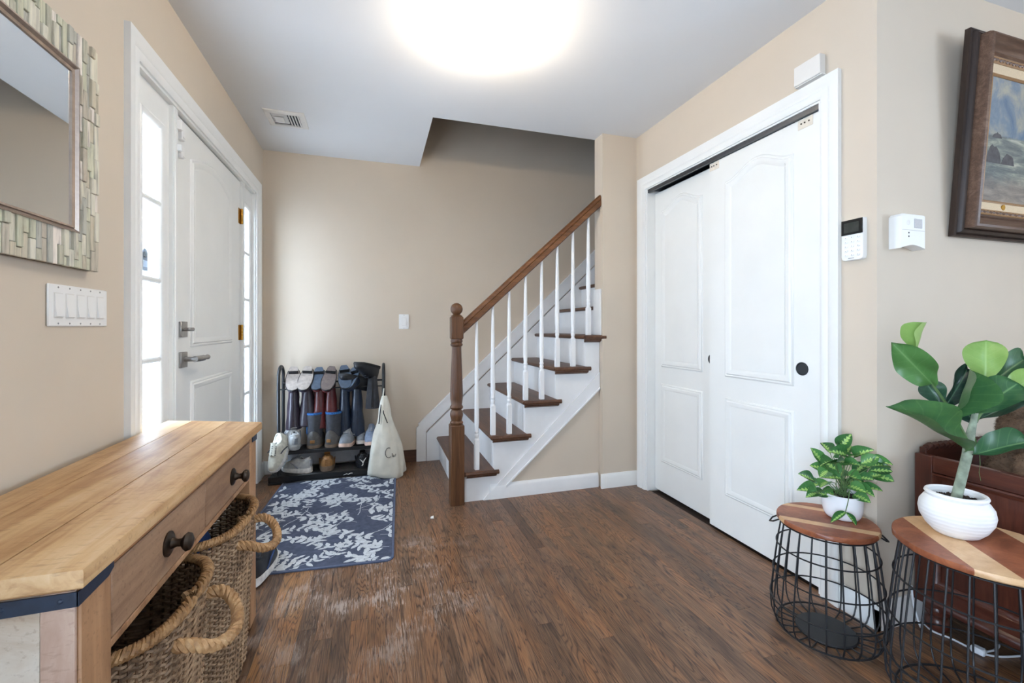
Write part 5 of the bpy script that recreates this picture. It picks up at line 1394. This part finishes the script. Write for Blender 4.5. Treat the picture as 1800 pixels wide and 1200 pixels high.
fl_((1709, 800), (1815, 768), 56, 0, -.1, .8, -.01, -.04)
fl_((1764, 700), (1826, 652), 50, 2, -.2, .3, .0, -.03)
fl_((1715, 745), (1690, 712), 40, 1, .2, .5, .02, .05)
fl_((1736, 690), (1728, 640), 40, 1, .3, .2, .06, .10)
# a loose thread of fibre hanging under the lowest leaf
MB().tube([F(1722, 797, -.01), F(1723, 815, -.012), F(1721, 830, -.010), F(1724, 845, -.008)], .0006, 4).build('fibre', stemg, t)

# --- variegated plant in the small white pot
QC = Vector((1.640, 1.186, .4085))
t = thing('variegated_plant', 'bushy variegated green plant in a small white pot', 'potted plant', QC)
pot = [(.001, 0), (.042, 0), (.051, .004), (.058, .016), (.062, .036), (.0630, .074), (.0620, .088), (.0595, .089), (.0585, .084), (.058, .072)]
MB().lathe(pot, QC, 40).build('pot', paint('white_glazed_ceramic', srgb(240, 239, 240), .22, .01, 0, 10), t)
MB().lathe([(.0585, .076), (.03, .080), (.001, .081)], QC, 24).build('soil', M_soil, t)
VM = leaf_mat('variegated_leaf', srgb(46, 92, 50), srgb(80, 136, 68), srgb(120, 176, 96), 6, srgb(168, 200, 108), .35)
ov = lambda u: .33*math.sin(PI*u**.9)**.75+.002
VL = [leaf_mesh('variegated_leaf', ov, .30, .10, .02, VM, 10, 6), leaf_mesh('variegated_leaf_curled', ov, .55, .26, .03, VM, 10, 6)]
rp_ = random.Random(17); tips = []
DQ = QC.x*math.sin(YAW)+QC.y*math.cos(YAW)
crown = QC+Vector((0, 0, .084))
top_pts = [(1418, 838), (1420, 860), (1436, 800), (1452, 785), (1470, 790), (1486, 775), (1500, 800), (1516, 795), (1530, 808), (1548, 812), (1562, 825), (1570, 815), (1440, 822), (1455, 812), (1475, 812), (1495, 815), (1512, 822), (1430, 852), (1448, 850), (1462, 838), (1478, 830), (1500, 838), (1520, 840), (1540, 835), (1440, 868), (1455, 868), (1470, 862), (1488, 855), (1506, 858), (1520, 862), (1532, 858), (1466, 880), (1515, 875), (1475, 795), (1530, 822), (1490, 790), (1448, 832), (1508, 848), (1550, 838), (1428, 868), (1462, 820), (1484, 845)]
for k, (px, py) in enumerate(top_pts):
    dd = rp_.uniform(-.075, .06)
    if px > 1540: dd = rp_.uniform(-.09, -.03)
    c = at(px, py, DQ+dd)
    if c.x > XR-.045: c = at(px, py, DQ-.06)
    out = (c-crown); out.z *= .4; out.normalize()
    ln = rp_.uniform(.056, .074); d = (out+Vector((rp_.uniform(-.5, .5), rp_.uniform(-.5, .5), rp_.uniform(-.5, .25)))).normalized()
    view = (cam_p-c).normalized()
    N = (Vector((0, 0, .9))+view*rp_.uniform(.4, 1.1)+Vector((rp_.uniform(-.4, .4), rp_.uniform(-.4, .4), 0))).normalized()
    if abs(N.dot(d)) > .9: N = (N+Vector((.5, -.5, .3))).normalized()
    B = c-d*ln*.5; T = c+d*ln*.5
    if max(B.x, T.x) > XR-.03: 
        sh_ = max(B.x, T.x)-(XR-.03); B.x -= sh_; T.x -= sh_
    place_leaf(VL[k % 2], B, T, N, ln*rp_.uniform(.95, 1.2), t)
    mid = crown.lerp(B, .5)+Vector((0, 0, .018))
    MB().tube([crown+Vector((rp_.uniform(-.02, .02), rp_.uniform(-.02, .02), -.005)), mid, B], .0012, 5).build('stem', stemg, t)
# trailing runner over the rim
rim_p = at(1494, 852, DQ-.055)
run = [crown, at(1495, 842, DQ-.04), at(1494, 862, DQ-.062), at(1490, 885, DQ-.066), at(1486, 900, DQ-.070)]
MB().tube(run, .0013, 6).build('runner', stemg, t)
N = (cam_p-run[-1]).normalized()
place_leaf(VL[0], run[-1], at(1460, 917, DQ-.082), (N+Vector((0,0,.8))).normalized(), .036, t)
place_leaf(VL[1], run[-1], at(1508, 924, DQ-.095), (N+Vector((0,0,.6))).normalized(), .026, t)

# ------------------------------------------------------------------ white cord with plug
t = thing('power_cord', 'white power cord with plug lying on the floor under the larger side table', 'cord', (1.9, .95, 0))
M_cord = paint('white_cord_plastic', srgb(214, 216, 220), .5, .03, 0, 40)
def fz(px, py, z):
    d = (CAMZ-z)*F_PX/(py-HOR); return at(px, py, d)
pts = [Vector((1.875, 1.105, .16)), Vector((1.868, 1.095, .10)), Vector((1.870, 1.075, .03)), fz(1616, 1088, .004), fz(1638, 1108, .004), fz(1672, 1122, .004), fz(1708, 1140, .005)]
def smooth_path(P, k=8):
    o = []
    for i in range(len(P)-1):
        p0, p1, p2, p3 = P[max(i-1,0)], P[i], P[i+1], P[min(i+2,len(P)-1)]
        for q in range(k):
            u = q/k; o.append(.5*((2*p1)+(p2-p0)*u+(2*p0-5*p1+4*p2-p3)*u*u+(3*p1-p0-3*p2+p3)*u**3))
    return o+[P[-1]]
MB().tube(smooth_path(pts), .0034, 8).build('cable', M_cord, t)
pts = [fz(1730, 1146, .006), fz(1748, 1142, .005), fz(1756, 1134, .004), fz(1750, 1122, .004)]
MB().tube(smooth_path(pts), .0034, 8).build('cable', M_cord, t)
pts = [fz(1732, 1150, .006), fz(1760, 1154, .004), fz(1800, 1152, .004), fz(1840, 1148, .004)]
MB().tube(smooth_path(pts), .0034, 8).build('cable', M_cord, t)
pc = fz(1720, 1143, .010); dv = (fz(1735, 1150, .010)-fz(1705, 1136, .010)).normalized()
rz_ = math.atan2(dv.y, dv.x)
pl = MB().box(-.018, .018, -.013, .013, .0005, .022, .004); pl.xf(Matrix.Translation((pc.x, pc.y, 0)) @ Matrix.Rotation(rz_, 4, 'Z')); plug = pl.build('plug', M_cord, t)
pl = MB().box(.018, .032, -.008, -.0065, .009, .015).box(.018, .032, .0065, .008, .009, .015); pl.xf(Matrix.Translation((pc.x, pc.y, 0)) @ Matrix.Rotation(rz_+PI*.5, 4, 'Z')); pl.build('prong', M_steel, plug)
# a scrap of paper on the boards by the newel
tag(MB().loft([[(.300, 2.565, .0008), (.318, 2.560, .0008), (.322, 2.585, .0008), (.304, 2.588, .0008)], [(.302, 2.566, .006), (.316, 2.562, .003), (.320, 2.583, .009), (.306, 2.586, .004)]]).build('paper_scrap', M_plastic), 'tiny white scrap of paper on the floor in front of the newel', 'paper')
